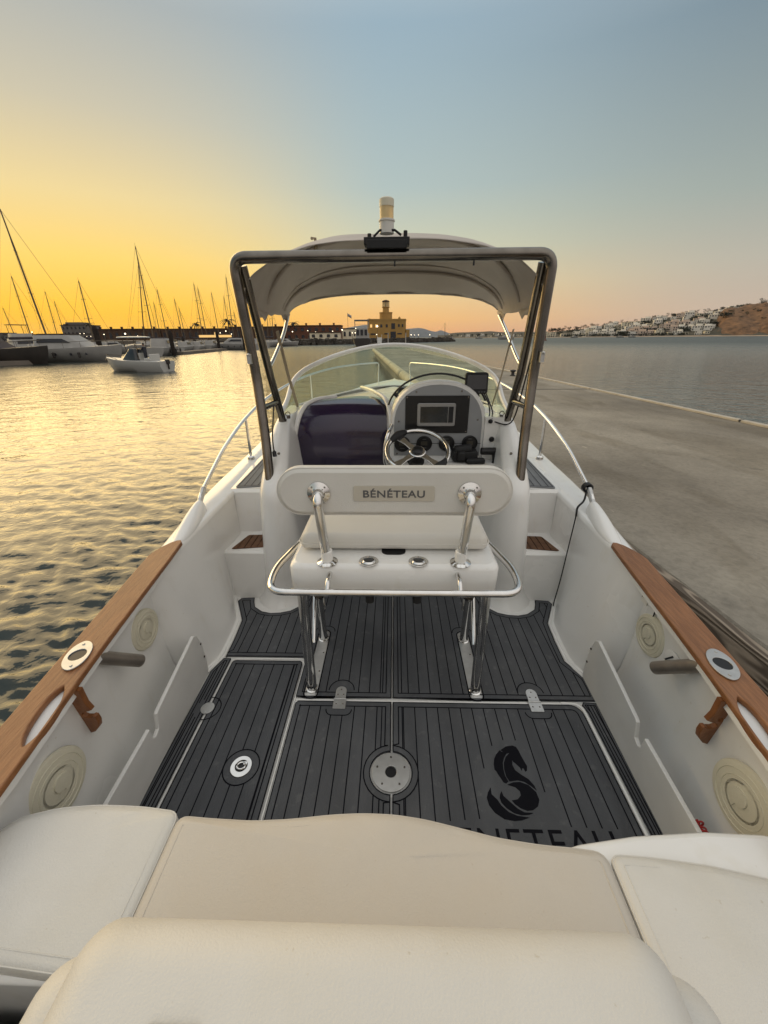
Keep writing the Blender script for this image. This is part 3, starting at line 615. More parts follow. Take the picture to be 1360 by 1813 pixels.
for s in (-1, 1):
    st = [(s * .83, 2.145), (s * 1.015, 2.135), (s * 1.02, 2.14), (s * .99, 2.30), (s * .985, 2.315), (s * .83, 2.325)]
    st = [(s * .80, 2.17), (s * 1.03, 2.135), (s * 1.045, 2.14), (s * 1.0, 2.315), (s * .99, 2.325), (s * .80, 2.335)]
    planked('step_tread', st, .362, 'teak_step', boat, pitch=.040, inset=.001, lw=.006, border=False, ang=0)
    dk = [(s * .83, 2.42), (s * 1.055, 2.39), (s * 1.062, 2.40), (s * 1.06, 2.75), (s * 1.055, 3.2), (s * 1.03, 3.45), (s * .92, 3.48)]
    b = MB(); b.plate([dk], .005, fn=lambda v: Vector((v.x, v.y, interp(ZS, v.y) + .008 + v.z)))
    o = MB(); pad_lines(o, dk, 0, .045, .014, .004, 0); b.add([(x, y, interp(ZS, y) + .0145) for x, y, z in o.v], o.f, 1)
    b.build('deck_pad', ['eva_light', 'caulk'], boat, ang=30)
# -- cockpit sole pads
def arc(cx, cy, r, a0, a1, n=10): return [(cx + r * math.cos(rad(a0 + (a1 - a0) * k / n)), cy + r * math.sin(rad(a0 + (a1 - a0) * k / n))) for k in range(n + 1)]
PZ, PT = .002, .007
hingeL = (-.255, 1.31); hingeR = (.673, 1.31); DR = (-.008, .975)
wallR = lambda s: [(s * (bulge(y) - .022), y) for y in (2.06, 1.98, 1.87, 1.72, 1.57)]
podcut = lambda s: [(s * x, y) for x, y in ((.56, 2.58), (.565, 2.16), (.60, 2.02), (.66, 1.965), (.72, 1.945), (.78, 1.94), (.84, 1.955), (.90, 2.0), (.925, 2.06), (.935, 2.098))]
def fwd(s):
    c = .004 * 1
    if s < 0:
        p = [(-.009, 2.57)] + podcut(-1) + [(-1.02, 2.09)] + wallR(-1) + [(-.91, 1.578), (-.49, 1.578), (-.474, 1.56), (-.474, 1.325), (-.009, 1.325)]
    else:
        p = [(-.001, 1.325), (.98, 1.325), (.985, 1.40), (.985, 1.46)] + wallR(1)[::-1] + [(1.02, 2.09)] + podcut(1)[::-1] + [(-.001, 2.57)]
    return p
pads = []
footrec = {s: rrect(s * .405 - .034, 1.315, s * .405 + .034, 1.79, .03) for s in (-1, 1)}
def ringhole(c, r): return circle(c[0], c[1], r, 28)
# (polygon, obstacles for plank lines, ring outlines)
def pad(poly, holes=(), rings=(), pitch=.0535, inset=.026, extra=(), x0=None, cut=()):
    b = MB(); b.plate([poly] + list(cut), PT, M=Matrix.Translation((0, 0, PZ)), bev=.001)
    pad_lines(b, poly, PZ + PT + .0004, pitch, inset, .0048, 1, holes=holes, extra=extra, x0=x0)
    for r_ in rings: ribbon(b, r_, PZ + PT + .0011, .0048, 1, closed=False)
    ribbon(b, inset_poly(poly, .0015), PZ + PT + .0012, .004, 1, closed=True)
    for r_ in cut: ribbon(b, r_, PZ + PT + .0012, .006, 1, closed=True)
    return b.build('deck_pad', ['eva', 'caulk'], boat, ang=30)
outF = {s: rrect(s * .405 - .058, 1.29, s * .405 + .058, 1.825, .045) for s in (-1, 1)}
hl = rrect(hingeL[0] - .062, 1.25, hingeL[0] + .062, 1.425, .06, 8); hr = rrect(hingeR[0] - .062, 1.25, hingeR[0] + .062, 1.425, .06, 8)
def openring(poly, ylo=None, yhi=None):
    seq = [p for p in poly if (ylo is None or p[1] > ylo) and (yhi is None or p[1] < yhi)]
    # rotate so that the gap falls between ends
    n = len(poly); keep = [(ylo is None or p[1] > ylo) and (yhi is None or p[1] < yhi) for p in poly]
    for i in range(n):
        if keep[i] and not keep[i - 1]: return [poly[(i + k) % n] for k in range(n) if keep[(i + k) % n]]
    return poly
pad(fwd(-1), holes=(outF[-1], hl), rings=(openring(outF[-1], 1.36), openring(hl, 1.345)), extra=(-.052,), x0=-.92, cut=(footrec[-1],))
pad(fwd(1), holes=(outF[1], hr), rings=(openring(outF[1], 1.36), openring(hr, 1.345)), extra=(.042,), x0=.075, cut=(footrec[1],))
drain_o = circle(*DR, .118, 48)
# port locker lid (A), centre lids (B, C), edge strips
A_poly = [(-.868, .1)] + [(-.488, .1)] + arc(-.508, 1.528, .02, 0, 90, 5) + arc(-.848, 1.528, .02, 90, 180, 5)
rp = circle(-.618, .983, .072, 32); ov = circle(-.876, 1.25, .062, 24)
ovr = [p for p in arc(-.876, 1.25, .06, -100, 100, 16)]
pad(A_poly, holes=(rp, ov), rings=(rp + rp[:1], ovr), extra=(-.527,))
def lid(x0, x1, side):
    # one side carries half of the round drain ring
    yt = 1.292
    if side == 'r': p = [(x0, .1), (x1, .1)] + [(x1, DR[1] - .074)] + arc(*DR, .084, -90 - 3, -267, 16)[:0]
    return None
Bp = [(-.467, .1), (-.009, .1), (-.009, DR[1] - .083)] + [(DR[0] + .084 * math.cos(rad(a)), DR[1] + .084 * math.sin(rad(a))) for a in range(266, 93, -12)] + [(-.009, DR[1] + .083), (-.009, 1.30), (-.455, 1.30), (-.467, 1.288)]
Cp = [(-.001, .1), (.872, .1), (.880, 1.215)] + arc(.83, 1.25, .05, 0, 90, 6) + [(-.001, 1.30), (-.001, DR[1] + .083)] + [(DR[0] + .084 * math.cos(rad(a)), DR[1] + .084 * math.sin(rad(a))) for a in range(84, -85, -12)] + [(-.001, DR[1] - .083)]
hb1 = rrect(hingeL[0] - .06, 1.225, hingeL[0] + .06, 1.36, .03); hb2 = rrect(hingeR[0] - .06, 1.225, hingeR[0] + .06, 1.36, .03)
logo_hole = circle(.458, .955, .168, 36); txt_hole = rrect(.10, .66, .84, .80, .01)
pad(Bp, holes=(hb1,), rings=(openring(hb1, None, 1.268),), extra=(-.052,))
logo_poly = [(.362, .56), (.84, .56), (.84, .795), (.60, .80), (.585, .9), (.565, 1.02), (.555, 1.12), (.44, 1.12), (.38, 1.03), (.345, .93), (.345, .82), (.10, .80), (.10, .56)]
pad(Cp, holes=(hb2, logo_poly), rings=(openring(hb2, None, 1.268),), extra=(.042,))
pad([(-.945, .1), (-.885, .1), (-.885, 1.56), (-.925, 1.56), (-.958, 1.47)], holes=(ov,), inset=.016, extra=(), pitch=.016, x0=-.93)
pad([(.905, .1), (.938, .1), (.962, 1.2), (.968, 1.31), (.905, 1.315), (.893, 1.30), (.905, 1.26)], inset=.013, pitch=.014, x0=.918)
# moulded drip beads between the lids
b = MB(); b.tube(fillet([(-.478, .1, .001), (-.478, 1.568, .001), (-.876, 1.568, .001), (-.8765, .1, .001)], .03), .005, 6)
b.tube([(-.47, 1.312, .001), (.83, 1.312, .001)], .005, 6); b.tube(fillet([(.80, 1.312, .002), (.893, 1.31, .002), (.888, .1, .002)], .07), .0085, 8); pass
b.build('sole_bead', 'gelcoat', boat, ang=60)
# emblem and lettering on the sole
LOGO = [[(0.477,1.061),(0.456,1.067),(0.451,1.074),(0.431,1.055),(0.419,1.037),(0.412,1.015),(0.410,0.993),(0.416,0.985),(0.419,0.976),(0.426,0.962),(0.434,0.944),(0.443,0.940),(0.454,0.948),(0.446,0.969),(0.446,0.994),(0.450,1.020),(0.461,1.042)],
[(0.454,1.074),(0.480,1.090),(0.509,1.095),(0.523,1.089),(0.530,1.071),(0.533,1.053),(0.541,1.022),(0.545,1.009),(0.539,0.991),(0.531,0.987),(0.528,1.000),(0.522,1.000),(0.518,0.989),(0.514,1.004),(0.501,1.019),(0.493,1.027),(0.492,1.034),(0.487,1.012),(0.492,0.992),(0.510,0.976),(0.535,0.958),(0.550,0.934),(0.553,0.917),(0.535,0.934),(0.515,0.948),(0.491,0.953),(0.458,0.948),(0.450,0.967),(0.449,0.994),(0.454,1.020),(0.468,1.045),(0.489,1.063),(0.472,1.058)],
[(0.446,0.936),(0.472,0.945),(0.498,0.947),(0.528,0.936),(0.549,0.911),(0.552,0.884),(0.540,0.862),(0.518,0.849),(0.496,0.846),(0.474,0.854),(0.456,0.868),(0.448,0.880),(0.471,0.884),(0.487,0.898),(0.488,0.913),(0.475,0.927)],
[(0.417,0.912),(0.421,0.895),(0.440,0.875),(0.462,0.853),(0.482,0.841),(0.515,0.839),(0.499,0.833),(0.471,0.831),(0.446,0.837),(0.422,0.853),(0.407,0.872),(0.405,0.889),(0.409,0.900)],
[(0.379,0.925),(0.377,0.900),(0.395,0.881),(0.405,0.861),(0.427,0.840),(0.455,0.829),(0.497,0.824),(0.467,0.815),(0.439,0.812),(0.405,0.817),(0.375,0.837),(0.359,0.862),(0.356,0.888),(0.365,0.907)]]
b = MB()
for lp in LOGO: b.plate([lp], .0012, M=Matrix.Translation((0, 0, PZ + PT)))
text('BENETEAU', .118, .0012, Matrix.Translation((.463, .742, PZ + PT + .0008)), mb=b, sx=1.02, space=1.12)
b.build('floor_emblem', 'caulk', boat, ang=20)
# floor fittings
b = MB(); b.plate([circle(0, 0, .076, 48), circle(0, 0, .023, 28)], .006, M=Matrix.Translation((*DR, .006)), bev=.0015); pass
for k in range(5): b.lathe([(.0045, 0), (.004, .002), (0, .0025)], (DR[0] + .058 * math.cos(rad(90 + 72 * k)), DR[1] + .058 * math.sin(rad(90 + 72 * k)), .012), (0, 0, 1), 8, mi=1)
b.plate([circle(0, 0, .023, 24)], .001, M=Matrix.Translation((*DR, .004)), mi=2)
b.build('table_socket', ['alu', 'steel', 'black'], boat)
for (hx, hy) in (hingeL, hingeR):
    b = MB(); b.plate([rrect(-.03, -.055, .03, -.004, .004)], .004, M=Matrix.Translation((hx, hy + .003, .010)), bev=.001)
    b.plate([[(-.026, .0), (.026, .0), (.026, .04)] + arc(0, .045, .026, 0, 180, 8) + [(-.026, .04)]], .004, M=Matrix.Translation((hx, hy + .003, .010)), bev=.001); b.tube([(hx - .029, hy + .001, .014), (hx + .029, hy + .001, .014)], .004, 8)
    for p in ((-.016, -.03), (.016, -.03), (-.014, .022), (.014, .022), (0, .052)): b.lathe([(.004, 0), (0, .002)], (hx + p[0], hy + .003 + p[1], .014), (0, 0, 1), 8, mi=1)
    b.build('lid_hinge', ['alu', 'steel'], boat)
b = MB(); b.plate([circle(-.876, 1.25, .031, 28)], .003, M=Matrix.Translation((0, 0, .010)), bev=.001)
for p in ((-.015, .01), (.015, .01), (0, -.02)): b.lathe([(.004, 0), (0, .002)], (-.876 + p[0], 1.25 + p[1], .013), (0, 0, 1), 8)
b.build('lid_hinge', 'alu', boat)
b = MB(); b.plate([circle(0, 0, .043, 36), circle(0, .002, .024, 24)], .005, M=Matrix.Translation((-.618, .983, .009)), bev=.0018); b.plate([circle(0, .002, .024, 24)], .001, M=Matrix.Translation((-.618, .983, .009)), mi=1)
b.tube([(-.618 + .017 * math.cos(a), .985 + .014 * math.sin(a), .013) for a in [2 * math.pi * k / 20 for k in range(20)]], .004, 8, closed=True); b.box((-.604, .995, .014), (.014, .012, .004)); b.build('ring_pull', ['chrome', 'black'], boat)
# ================================================================== helm seat on its frame
def rblock(name, x, y0, y1, z0, z1, mt, parent, r=.03, cx=0, tap=0, sub=0, crown=0, n=8, bulge_=0):
    b = MB(); rows = []
    for (u, dz) in ((r, 0), (r * .3, r * .3), (0, r)):
        rows.append((u, z0 + dz))
    for (u, dz) in ((0, r), (r * .3, r * .3), (r, 0)):
        rows.append((u, z1 - dz))
    L_ = []
    for u, z in rows:
        w = x - u - tap * (z - z0) / (z1 - z0); L_.append([(cx + px, py, z + (crown * (1 - (px / x) ** 2) if z > (z0 + z1) / 2 else 0)) for px, py in rrect(-w, y0 + u, w, y1 - u, max(r * 1.6 - u, .012), n)])
    b.loft(L_, closed=True); b.add(L_[0], [tuple(range(len(L_[0])))[::-1]]); b.add(L_[-1], [tuple(range(len(L_[-1])))])
    return b.build(name, mt, parent, ang=60, weld=True)
seat = MB()
outer = rrect(-.437, 1.335, .437, 1.70, .04, 6)
# notch in the aft/top edge between the cup holes
rows = []
for u, z in ((.02, .60), (.005, .606), (0, .62), (0, .728), (.006, .742), (.020, .75)):
    pr = []
    for (px, py) in rrect(-.437 + u, 1.335 + u, .437 - u, 1.70 - u, .045, 6): pr.append((px, py, z))
    rows.append(pr)
seat.loft(rows, closed=True); seat.add(rows[0], [tuple(range(len(rows[0])))[::-1]]); seat.add(rows[-1], [tuple(range(len(rows[-1])))])
seat.plate([rrect(-.052, 1.425, .052, 1.50, .03, 6)], .001, M=Matrix.Translation((0, 0, .7502)), mi=1)
hs = seat.build('helm_seat', ['gelcoat', 'black_matt'], boat, ang=55)
cush = rblock('seat_cushion', .412, 1.445, 1.82, .758, .835, 'vinyl', hs, r=.024, tap=.012, crown=.006)
b = MB(); b.tube([(p[0], p[1], .790) for p in rrect(-.413, 1.445, .413, 1.82, .04, 8)], .003, 6, closed=True); b.build('piping', 'vinyl', hs)
# backrest
b = MB(); Lr = []
def stad(w, hh, n=14): return arc(w - hh, 0, hh, -90, 90, n) + arc(-(w - hh), 0, hh, 90, 270, n)
for u, y in ((.018, 0), (.005, .006), (0, .018), (0, .042), (.006, .054), (.022, .062)):
    Lr.append([(x, 1.395 + y + .18 * zz * .5 + 0, 1.048 + zz) for x, zz in stad(.462 - u, .096 - u)])
b.loft(Lr, closed=True); b.add(Lr[0], [tuple(range(len(Lr[0])))]); b.add(Lr[-1], [tuple(range(len(Lr[-1])))[::-1]])
bk = b.build('backrest', 'vinyl', hs, ang=60)
b = MB(); b.tube([(x, 1.395 + .010 + .09 * zz, 1.048 + zz) for x, zz in stad(.460, .094)], .0035, 6, closed=True); b.build('backrest_piping', 'vinyl', hs)
Mt = lambda x, y, z: Matrix.Translation((x, y, z)) @ Matrix.Rotation(rad(90 - 5), 4, 'X')
b = MB(); b.plate([rrect(-.158, -.031, .158, .031, .008)], .003, M=Mt(.0, 1.394, 1.046), bev=.001)
text('BÉNÉTEAU', .040, .002, Mt(.0, 1.3905, 1.043), mi=1, mb=b, sx=1.20, space=1.08, bold=.0008); b.build('name_plate', ['backplate', 'print'], hs, ang=20)
for s in (-1, 1):
    b = MB(); px = s * .275
    b.tube(fillet([(px, 1.365, .75), (s * .292, 1.345, 1.035), (s * .293, 1.393, 1.05)], .035, 8), .019, 18); b.lathe([(.045, 0), (.045, .004), (.026, .010), (.022, .022)], (s * .293, 1.391, 1.048), (0, -1, .08), 32)
    for k in range(4): b.lathe([(.0045, 0), (0, .004)], (s * .293 + .035 * math.cos(rad(45 + 90 * k)), 1.386, 1.048 + .035 * math.sin(rad(45 + 90 * k))), (0, -1, .08), 8, mi=1)
    b.build('backrest_post', ['chrome', 'steel'], hs)
    b = MB(); b.lathe([(.043, 0), (.043, .003), (.032, .008), (.026, .012)], (px, 1.365, .7505), (0, 0, 1), 32); b.lathe([(.0235, .008), (.0235, .055), (.020, .058)], (px, 1.365, .7505), (0, 0, 1), 24, mi=1)
    for k in range(3): b.lathe([(.0045, 0), (0, .004)], (px + .035 * math.cos(rad(90 + 120 * k)), 1.365 + .035 * math.sin(rad(90 + 120 * k)), .754), (0, 0, 1), 8, mi=2)
    b.build('post_socket', ['chrome', 'gelcoat', 'steel'], hs)
    b = MB(); cx = s * .103; b.plate([circle(0, 0, .041, 32), circle(0, 0, .021, 24)], .005, M=Matrix.Translation((cx, 1.368, .7505)), bev=.002); b.lathe([(.030, .004), (.027, .009), (.022, .011), (.0205, .004)], (cx, 1.368, .7505), (0, 0, 1), 28); b.lathe([(.0212, .008), (.020, .002), (0, .0015)], (cx, 1.368, .7505), (0, 0, 1), 20, mi=1)
    for k in range(3): b.lathe([(.0045, 0), (0, .004)], (cx + .034 * math.cos(rad(90 + 120 * k)), 1.368 + .034 * math.sin(rad(90 + 120 * k)), .755), (0, 0, 1), 8, mi=2)
    b.tube([(cx, 1.368, .752), (cx, 1.37, .55)], .0195, 14, mi=3)
    b.build('rod_socket', ['chrome', 'screen', 'steel', 'black_matt'], hs)
# wrap-round rail
b = MB(); P = fillet([(-.405, 1.70, .70), (-.44, 1.66, .70), (-.515, 1.40, .69), (-.497, 1.245, .685), (.497, 1.245, .685), (.515, 1.40, .69), (.44, 1.66, .70), (.405, 1.70, .70)], .07, 8); b.tube(P, .0145, 14)
for s in (-1, 1): b.tube(fillet([(s * .262, 1.245, .685), (s * .262, 1.27, .715), (s * .262, 1.34, .715)], .02), .0105, 10)
b.build('grab_rail', 'chrome', hs)
for s in (-1, 1):
    b = MB(); b.plate([rrect(-.031, -.235, .031, .235, .028)], .006, M=Matrix.Translation((s * .405, 1.553, .002)), bev=.001)
    for q in ((-.2, .018), (-.2, -.018), (-.07, .018), (.06, .018), (.2, .015), (.2, -.015)): b.lathe([(.005, 0), (0, .003)], (s * .405 + q[1], 1.553 + q[0], .008), (0, 0, 1), 8, mi=1)
    b.build('foot_plate', ['alu', 'steel'], hs)
    for y, r_, yt in ((1.372, .024, 1.385), (1.72, .023, 1.64)):
        b = MB(); b.tube([(s * .404, y, .008), (s * .400, yt, .60)], r_, 20); b.lathe([(.031, 0), (.030, .006), (r_, .010)], (s * .404, y, .008), (0, 0, 1), 24); b.build('leg', 'chrome', hs)
    b = MB(); b.tube([(s * .40, 1.66, .50), (s * .385, 1.42, .26)], .011, 10); b.tube([(s * .40, 1.60, .47), (s * .33, 1.60, .46)], .010, 10); b.box((s * .325, 1.59, .50), (.012, .02, .14), rx=rad(12)); b.tube([(s * .345, 1.56, .44), (s * .343, 1.55, .36)], .006, 8)
    b.build('footrest_hinge', 'chrome', hs)
b = MB(); b.tube([(-.40, 1.385, .585), (.40, 1.385, .585)], .018, 12); b.tube([(-.40, 1.62, .585), (.40, 1.62, .585)], .018, 12)
for x in (-.33, .33, -.40, .40): b.tube([(x, 1.385, .575), (x, 1.40, .555)], .024, 10)
b.build('seat_frame', 'steel', hs)
# ================================================================== arch, canopy
b = MB()
TL = fillet([(-.733, 2.13, .79), (-.748, 2.20, 1.08), (-.765, 2.24, 1.40), (-.792, 2.20, 1.958), (.758, 2.20, 1.958), (.757, 2.24, 1.40), (.745, 2.20, 1.08), (.733, 2.13, .79)], .07, 8)
b.tube(TL, .0272, 20)
for s in (-1, 1):
    b.lathe([(.031, 0), (.031, .03), (.022, .036)], (s * .733, 2.125, .765), (0, 0, 1), 20); b.lathe([(.007, 0), (.006, .004), (0, .005)], (s * .733, 2.095, .80), (0, -1, 0), 10)
arch_o = b.build('roll_bar', 'steel', boat, ang=60)
for s in (-1, 1):
    xo = -.792 if s < 0 else .758
    b = MB(); b.tube([(s * .728, 2.53, 1.09), (s * .738, 2.40, 1.40), (xo - s * .03, 2.245, 1.93)], .023, 16); b.build('strut', 'steel', arch_o)
    b = MB(); b.tube([(s * .757, 2.215, 1.235), (s * .735, 2.47, 1.235)], .018, 12); b.build('strut', 'steel', arch_o)
    b = MB(); b.box((s * .728, 2.535, 1.085), (.05, .06, .05), rx=rad(-25)); b.lathe([(.012, 0), (.012, .02), (0, .022)], (s * .70, 2.53, 1.13), (-s, 0, 0), 12); b.tube([(s * .69 + .015 * math.cos(a), 2.52, 1.15 + .015 * math.sin(a)) for a in [math.pi * k / 8 * 2 for k in range(8)]], .003, 6, closed=True); b.build('strut_foot', 'steel', arch_o)
    b = MB(); b.box((s * .768, 2.175, 1.50), (.02, .02, .05)); b.lathe([(.009, 0), (0, .012)], (s * .768, 2.165, 1.52), (0, -1, 0), 8); b.build('cleat', 'alu', arch_o)
for x in (.0, .38): b = MB(); b.box((x, 2.19, 1.924), (.008, .01, .025)); b.build('clip', 'black', arch_o)
# navigation light on its bracket
b = MB(); b.box((-.038, 2.20, 2.012), (.215, .075, .03)); b.box((-.038, 2.165, 1.998), (.19, .02, .035)); b.tube([(-.12, 2.19, 2.02), (-.12, 2.19, 2.045)], .01, 8); b.tube([(.05, 2.19, 2.02), (.05, 2.19, 2.055)], .01, 8)
b.tube([(-.10, 2.18, 2.03), (-.07, 2.18, 2.055), (.0, 2.18, 2.055), (.03, 2.18, 2.035)], .006, 6); br = b.build('light_bracket', 'black_matt', boat, bev=.003)
b = MB(); c0 = (-.038, 2.20, 2.045); b.lathe([(.034, 0), (.034, .045), (.038, .047), (.038, .053), (.034, .055)], c0, (0, 0, 1), 28); b.lathe([(.032, .055), (.032, .102)], c0, (0, 0, 1), 28, mi=1); b.lathe([(.0335, .102), (.0335, .130), (.028, .135), (0, .137)], c0, (0, 0, 1), 28, mi=2)
b.build('navigation_light', ['lamp_white', 'lens_amber', 'hatch_plastic'], boat)
# canopy
def can_z(x, y):
    zc = interp([(2.22, 2.02), (2.4, 2.085), (2.62, 2.125), (2.8, 2.10), (2.97, 2.02), (3.10, 1.935), (3.17, 1.885)], y); ze = interp([(2.22, 1.80), (2.4, 1.76), (2.7, 1.73), (3.0, 1.745), (3.17, 1.765)], y)
    u = min(1, abs(x) / .765); return ze + (zc - ze) * (1 - u ** 3.1) ** (1 / 1.7)
cn = MB(); rows = []
for i in range(25):
    y = 2.25 + .92 * i / 24; r = []
    for k in range(49):
        t = -1 + 2 * k / 48; a = t * math.pi / 2; x = .765 * math.copysign(abs(math.sin(a)) ** .9, a)
        z = can_z(x, y); wr = .004 * math.sin(y * 31 + x * 4) * math.cos(x * 9 + y * 5) + .003 * math.sin(x * 38 + y * 13) * (abs(x) / .76) ** 2
        r.append((x * (1 + wr * .6) - .012, y + .01 * math.sin(x * 20) * (i == 24), z + wr - (.004 * (1 - abs(math.sin(k * .7))) if i >= 24 else 0)))
    rows.append(r)
cn.loft(rows)
for s in (-1, 1):   # hanging flaps at the corners
    x = s * .765 - .012
    for y0, y1, dz in ((2.26, 2.62, .055), (2.95, 3.17, .05)):
        n_ = 8; top = [(x, y0 + (y1 - y0) * k / n_, can_z(.765, y0 + (y1 - y0) * k / n_) + .004) for k in range(n_ + 1)]
        bot = [(p[0] - s * .008 * math.sin(k * 1.7), p[1], p[2] - dz * (abs(math.sin(k * 1.1)) * .5 + .5) * (1 if k not in (0, n_) else .2)) for k, p in enumerate(top)]
        cn.loft([top, bot])
cnp = cn.build('canopy', 'canvas', boat, ang=80, solid=.003)
sm = MB()
for yy in (2.62, 3.0):
    P = [Vector((x - .012, yy, can_z(x, yy) - .012)) for x in [.755 * math.sin(rad(a)) for a in range(-88, 89, 8)]]; sm.tube(P, .011, 8)
sm.build('canopy_bow', 'canvas', cnp)
sm = MB(); P = [Vector((x - .012, 3.165, can_z(x, 3.165) - .004)) for x in [.76 * math.sin(rad(a)) for a in range(-88, 89, 5)]]; sm.tube(P, .006, 6); P = [Vector((x - .012, 2.95, can_z(x, 2.95) - .006)) for x in [.755 * math.sin(rad(a)) for a in range(-86, 87, 5)]]; sm.tube(P, .004, 6); sm.build('hem', 'canvas', cnp)
for s in (-1, 1):
    b = MB(); P = spline([(s * .755 - .012, 3.08, 1.735), (s * .765, 2.90, 1.62), (s * .762, 2.62, 1.49), (s * .758, 2.42, 1.42)], 6); b.tube(P, .0125, 12); b.build('canopy_leg', 'chrome', cnp)
    b = MB(); P = [Vector((s * .755, 2.72, 1.64)), Vector((s * .745, 2.84, 1.36)), Vector((s * .725, 2.94, 1.135))]
    for w in (-.011, .011): pass
    b.tube(P, .012, 8, flat=.25); b.lathe([(.016, 0), (.012, .01), (0, .02)], (s * .725, 2.945, 1.118), (0, 0, 1), 10, mi=1); b.tube([P[-1], (s * .725, 2.945, 1.12)], .005, 6, mi=1); b.build('strap', ['strap', 'steel'], cnp)
b = MB(); b.tube([(-.44, 2.55, 2.07), (-.445, 2.53, 2.04)], .006, 6); b.tube([(-.45, 2.5, 2.09), (-.44, 2.55, 2.10), (-.43, 2.52, 2.05)], .008, 6); b.build('strap', 'strap', cnp)
# ================================================================== stern seating
b = MB(); b.box((0, .405, .22), (2.02, .23, .43)); b.box((.25, .07, .22), (1.52, .44, .43)); sb = b.build('stern_bench', 'gelcoat', boat, bev=.012)
b = MB(); b.box((-.76, .02, .17), (.44, .5, .3)); b.build('stern_gap_shade', 'black_matt', boat, bev=.03)  # black block set in for the shade in the gap behind the left cushion
b = MB(); b.plate([[(.40, .0), (1.02, .0), (1.02, .55), (.92, .565), (.78, .568), (.60, .555), (.46, .535), (.42, .525)]], .07, M=Matrix.Translation((0, 0, .40)), bev=.015); b.build('seat_moulding', 'gelcoat', boat, ang=60)
def cushion(name, outline, z0, z1, mt, r=.014, puff=.008, label=None, cat='cushion', group=None):
    # top-level loose cushion in boat coordinates
    import mathutils
    outline = [(p.x, p.y) for p in fillet([Vector((x, y, 0)) for x, y in outline], .028, 4, closed=True)]; outline = [p for i, p in enumerate(outline) if math.hypot(p[0] - outline[i - 1][0], p[1] - outline[i - 1][1]) > 1e-4]; bm = MB(); n = len(outline); cx = sum(p[0] for p in outline) / n; cy = sum(p[1] for p in outline) / n
    rings = []
    for u, z in ((r, z0), (r * .25, z0 + r * .25), (0, z0 + r), (0, z1 - r), (r * .25, z1 - r * .25), (r * .9, z1 - .001)):
        ip = inset_poly(outline, u) if u > 0 else outline; rings.append([(p[0], p[1], z) for p in ip])
    last = rings[-1]
    for f, dz in ((.97, .12), (.92, .3), (.84, .5), (.72, .68), (.55, .84), (.35, .94), (.12, 1)):
        rings.append([(cx + (p[0] - cx) * f, cy + (p[1] - cy) * f, z1 + puff * dz + .0016 * dz * math.sin(p[0] * 13 + 1) * math.sin(p[1] * 11) + .0022 * math.sin(p[0] * 31 + 3 * math.sin(p[0] * 9) + p[1] * 5) * max(0, 1 - dz) * (.4 + .6 * math.sin(p[0] * 7) ** 2)) for p in last])
    bm.loft(rings, closed=True); bm.add(rings[-1], [tuple(range(n))])
    bm.tube([(p[0], p[1], z1 + .0010) for p in inset_poly(outline, r * 1.6)], .0014, 5, closed=True); seam = inset_poly(outline, r * .12); bm.tube([(p[0], p[1], z1 - r * .42) for p in seam], .0018, 6, closed=True)
    o = bm.build(name, mt, None, ang=70); o.rotation_euler = (0, 0, -YAW); tag(o, label, cat, group); return o
def dens(pts, n=4):
    out = []
    for i in range(len(pts)):
        a, c = Vector(pts[i - 1]), Vector(pts[i])
        for k in range(n): q = a + (c - a) * (k + 1) / n; out.append((q.x, q.y))
    return out
front = [(-.5525, .568), (-.46, .563), (-.36, .560), (-.26, .566), (-.16, .578), (-.08, .583), (.0, .582), (.08, .573), (.16, .557), (.26, .536), (.36, .524), (.45, .519), (.508, .512)]
cushion('seat_cushion', front + [(.508, .02), (-.5525, .02)], .42, .483, 'vinyl_cream', label='wide cream middle cushion of the stern bench with a wavy front edge')
cushion('seat_cushion', [(-1.005, .50), (-.97, .555), (-.88, .58), (-.78, .590), (-.66, .588), (-.5545, .578), (-.5545, .285), (-1.0, .315)], .42, .481, 'vinyl', label='white corner cushion of the stern bench, left of the wide middle cushion')
cushion('seat_cushion', [(.511, .508), (.62, .503), (.74, .49), (.86, .467), (.97, .44), (1.0, .42), (1.0, .02), (.511, .02)], .44, .487, 'vinyl', label='white corner cushion of the stern bench, right of the wide middle cushion')
# engine box in front of the viewer: two nested rounded hoods
def hood(name, hw0, hw1, y1, z0, z1, cx, r=.05, mt='gelcoat'):
    b = MB(); L_ = []
    for k in range(15):
        t = k / 14
        if t < .45: u = t / .45; z = z0 + (z1 - r - z0) * u; w = hw0 + (hw1 - hw0) * u; d_ = 0
        else: a = (t - .45) / .55 * math.pi / 2; z = z1 - r + r * math.sin(a); d_ = r * (1 - math.cos(a)); w = hw1 - d_
        yy = y1 - d_ + (.03 * (1 - (z - z0) / (z1 - z0)))
        L_.append([(cx + px, py, z) for px, py in rrect(-w, -.5, w, yy, max(.055 - d_ * .4, .02), 8)])
    top = L_[-1]
    for f in (.9, .6, .2): L_.append([(cx + (p[0] - cx) * f, -.1 + (p[1] + .1) * f, z1 + .006 * (1 - f)) for p in top])
    b.loft(L_, closed=True); b.add(L_[-1], [tuple(range(len(L_[-1])))]); return b.build(name, mt, boat, ang=80)
eb = hood('engine_box', .515, .462, .295, .40, .770, -.035, r=.075, mt='vinyl')
hood('engine_box_base', .60, .545, .275, .38, .675, -.035, r=.06, mt='vinyl')
b = MB(); b.box((-.288, .160, .772), (.07, .03, .012)); b.build('latch', 'black_matt', boat, bev=.003)
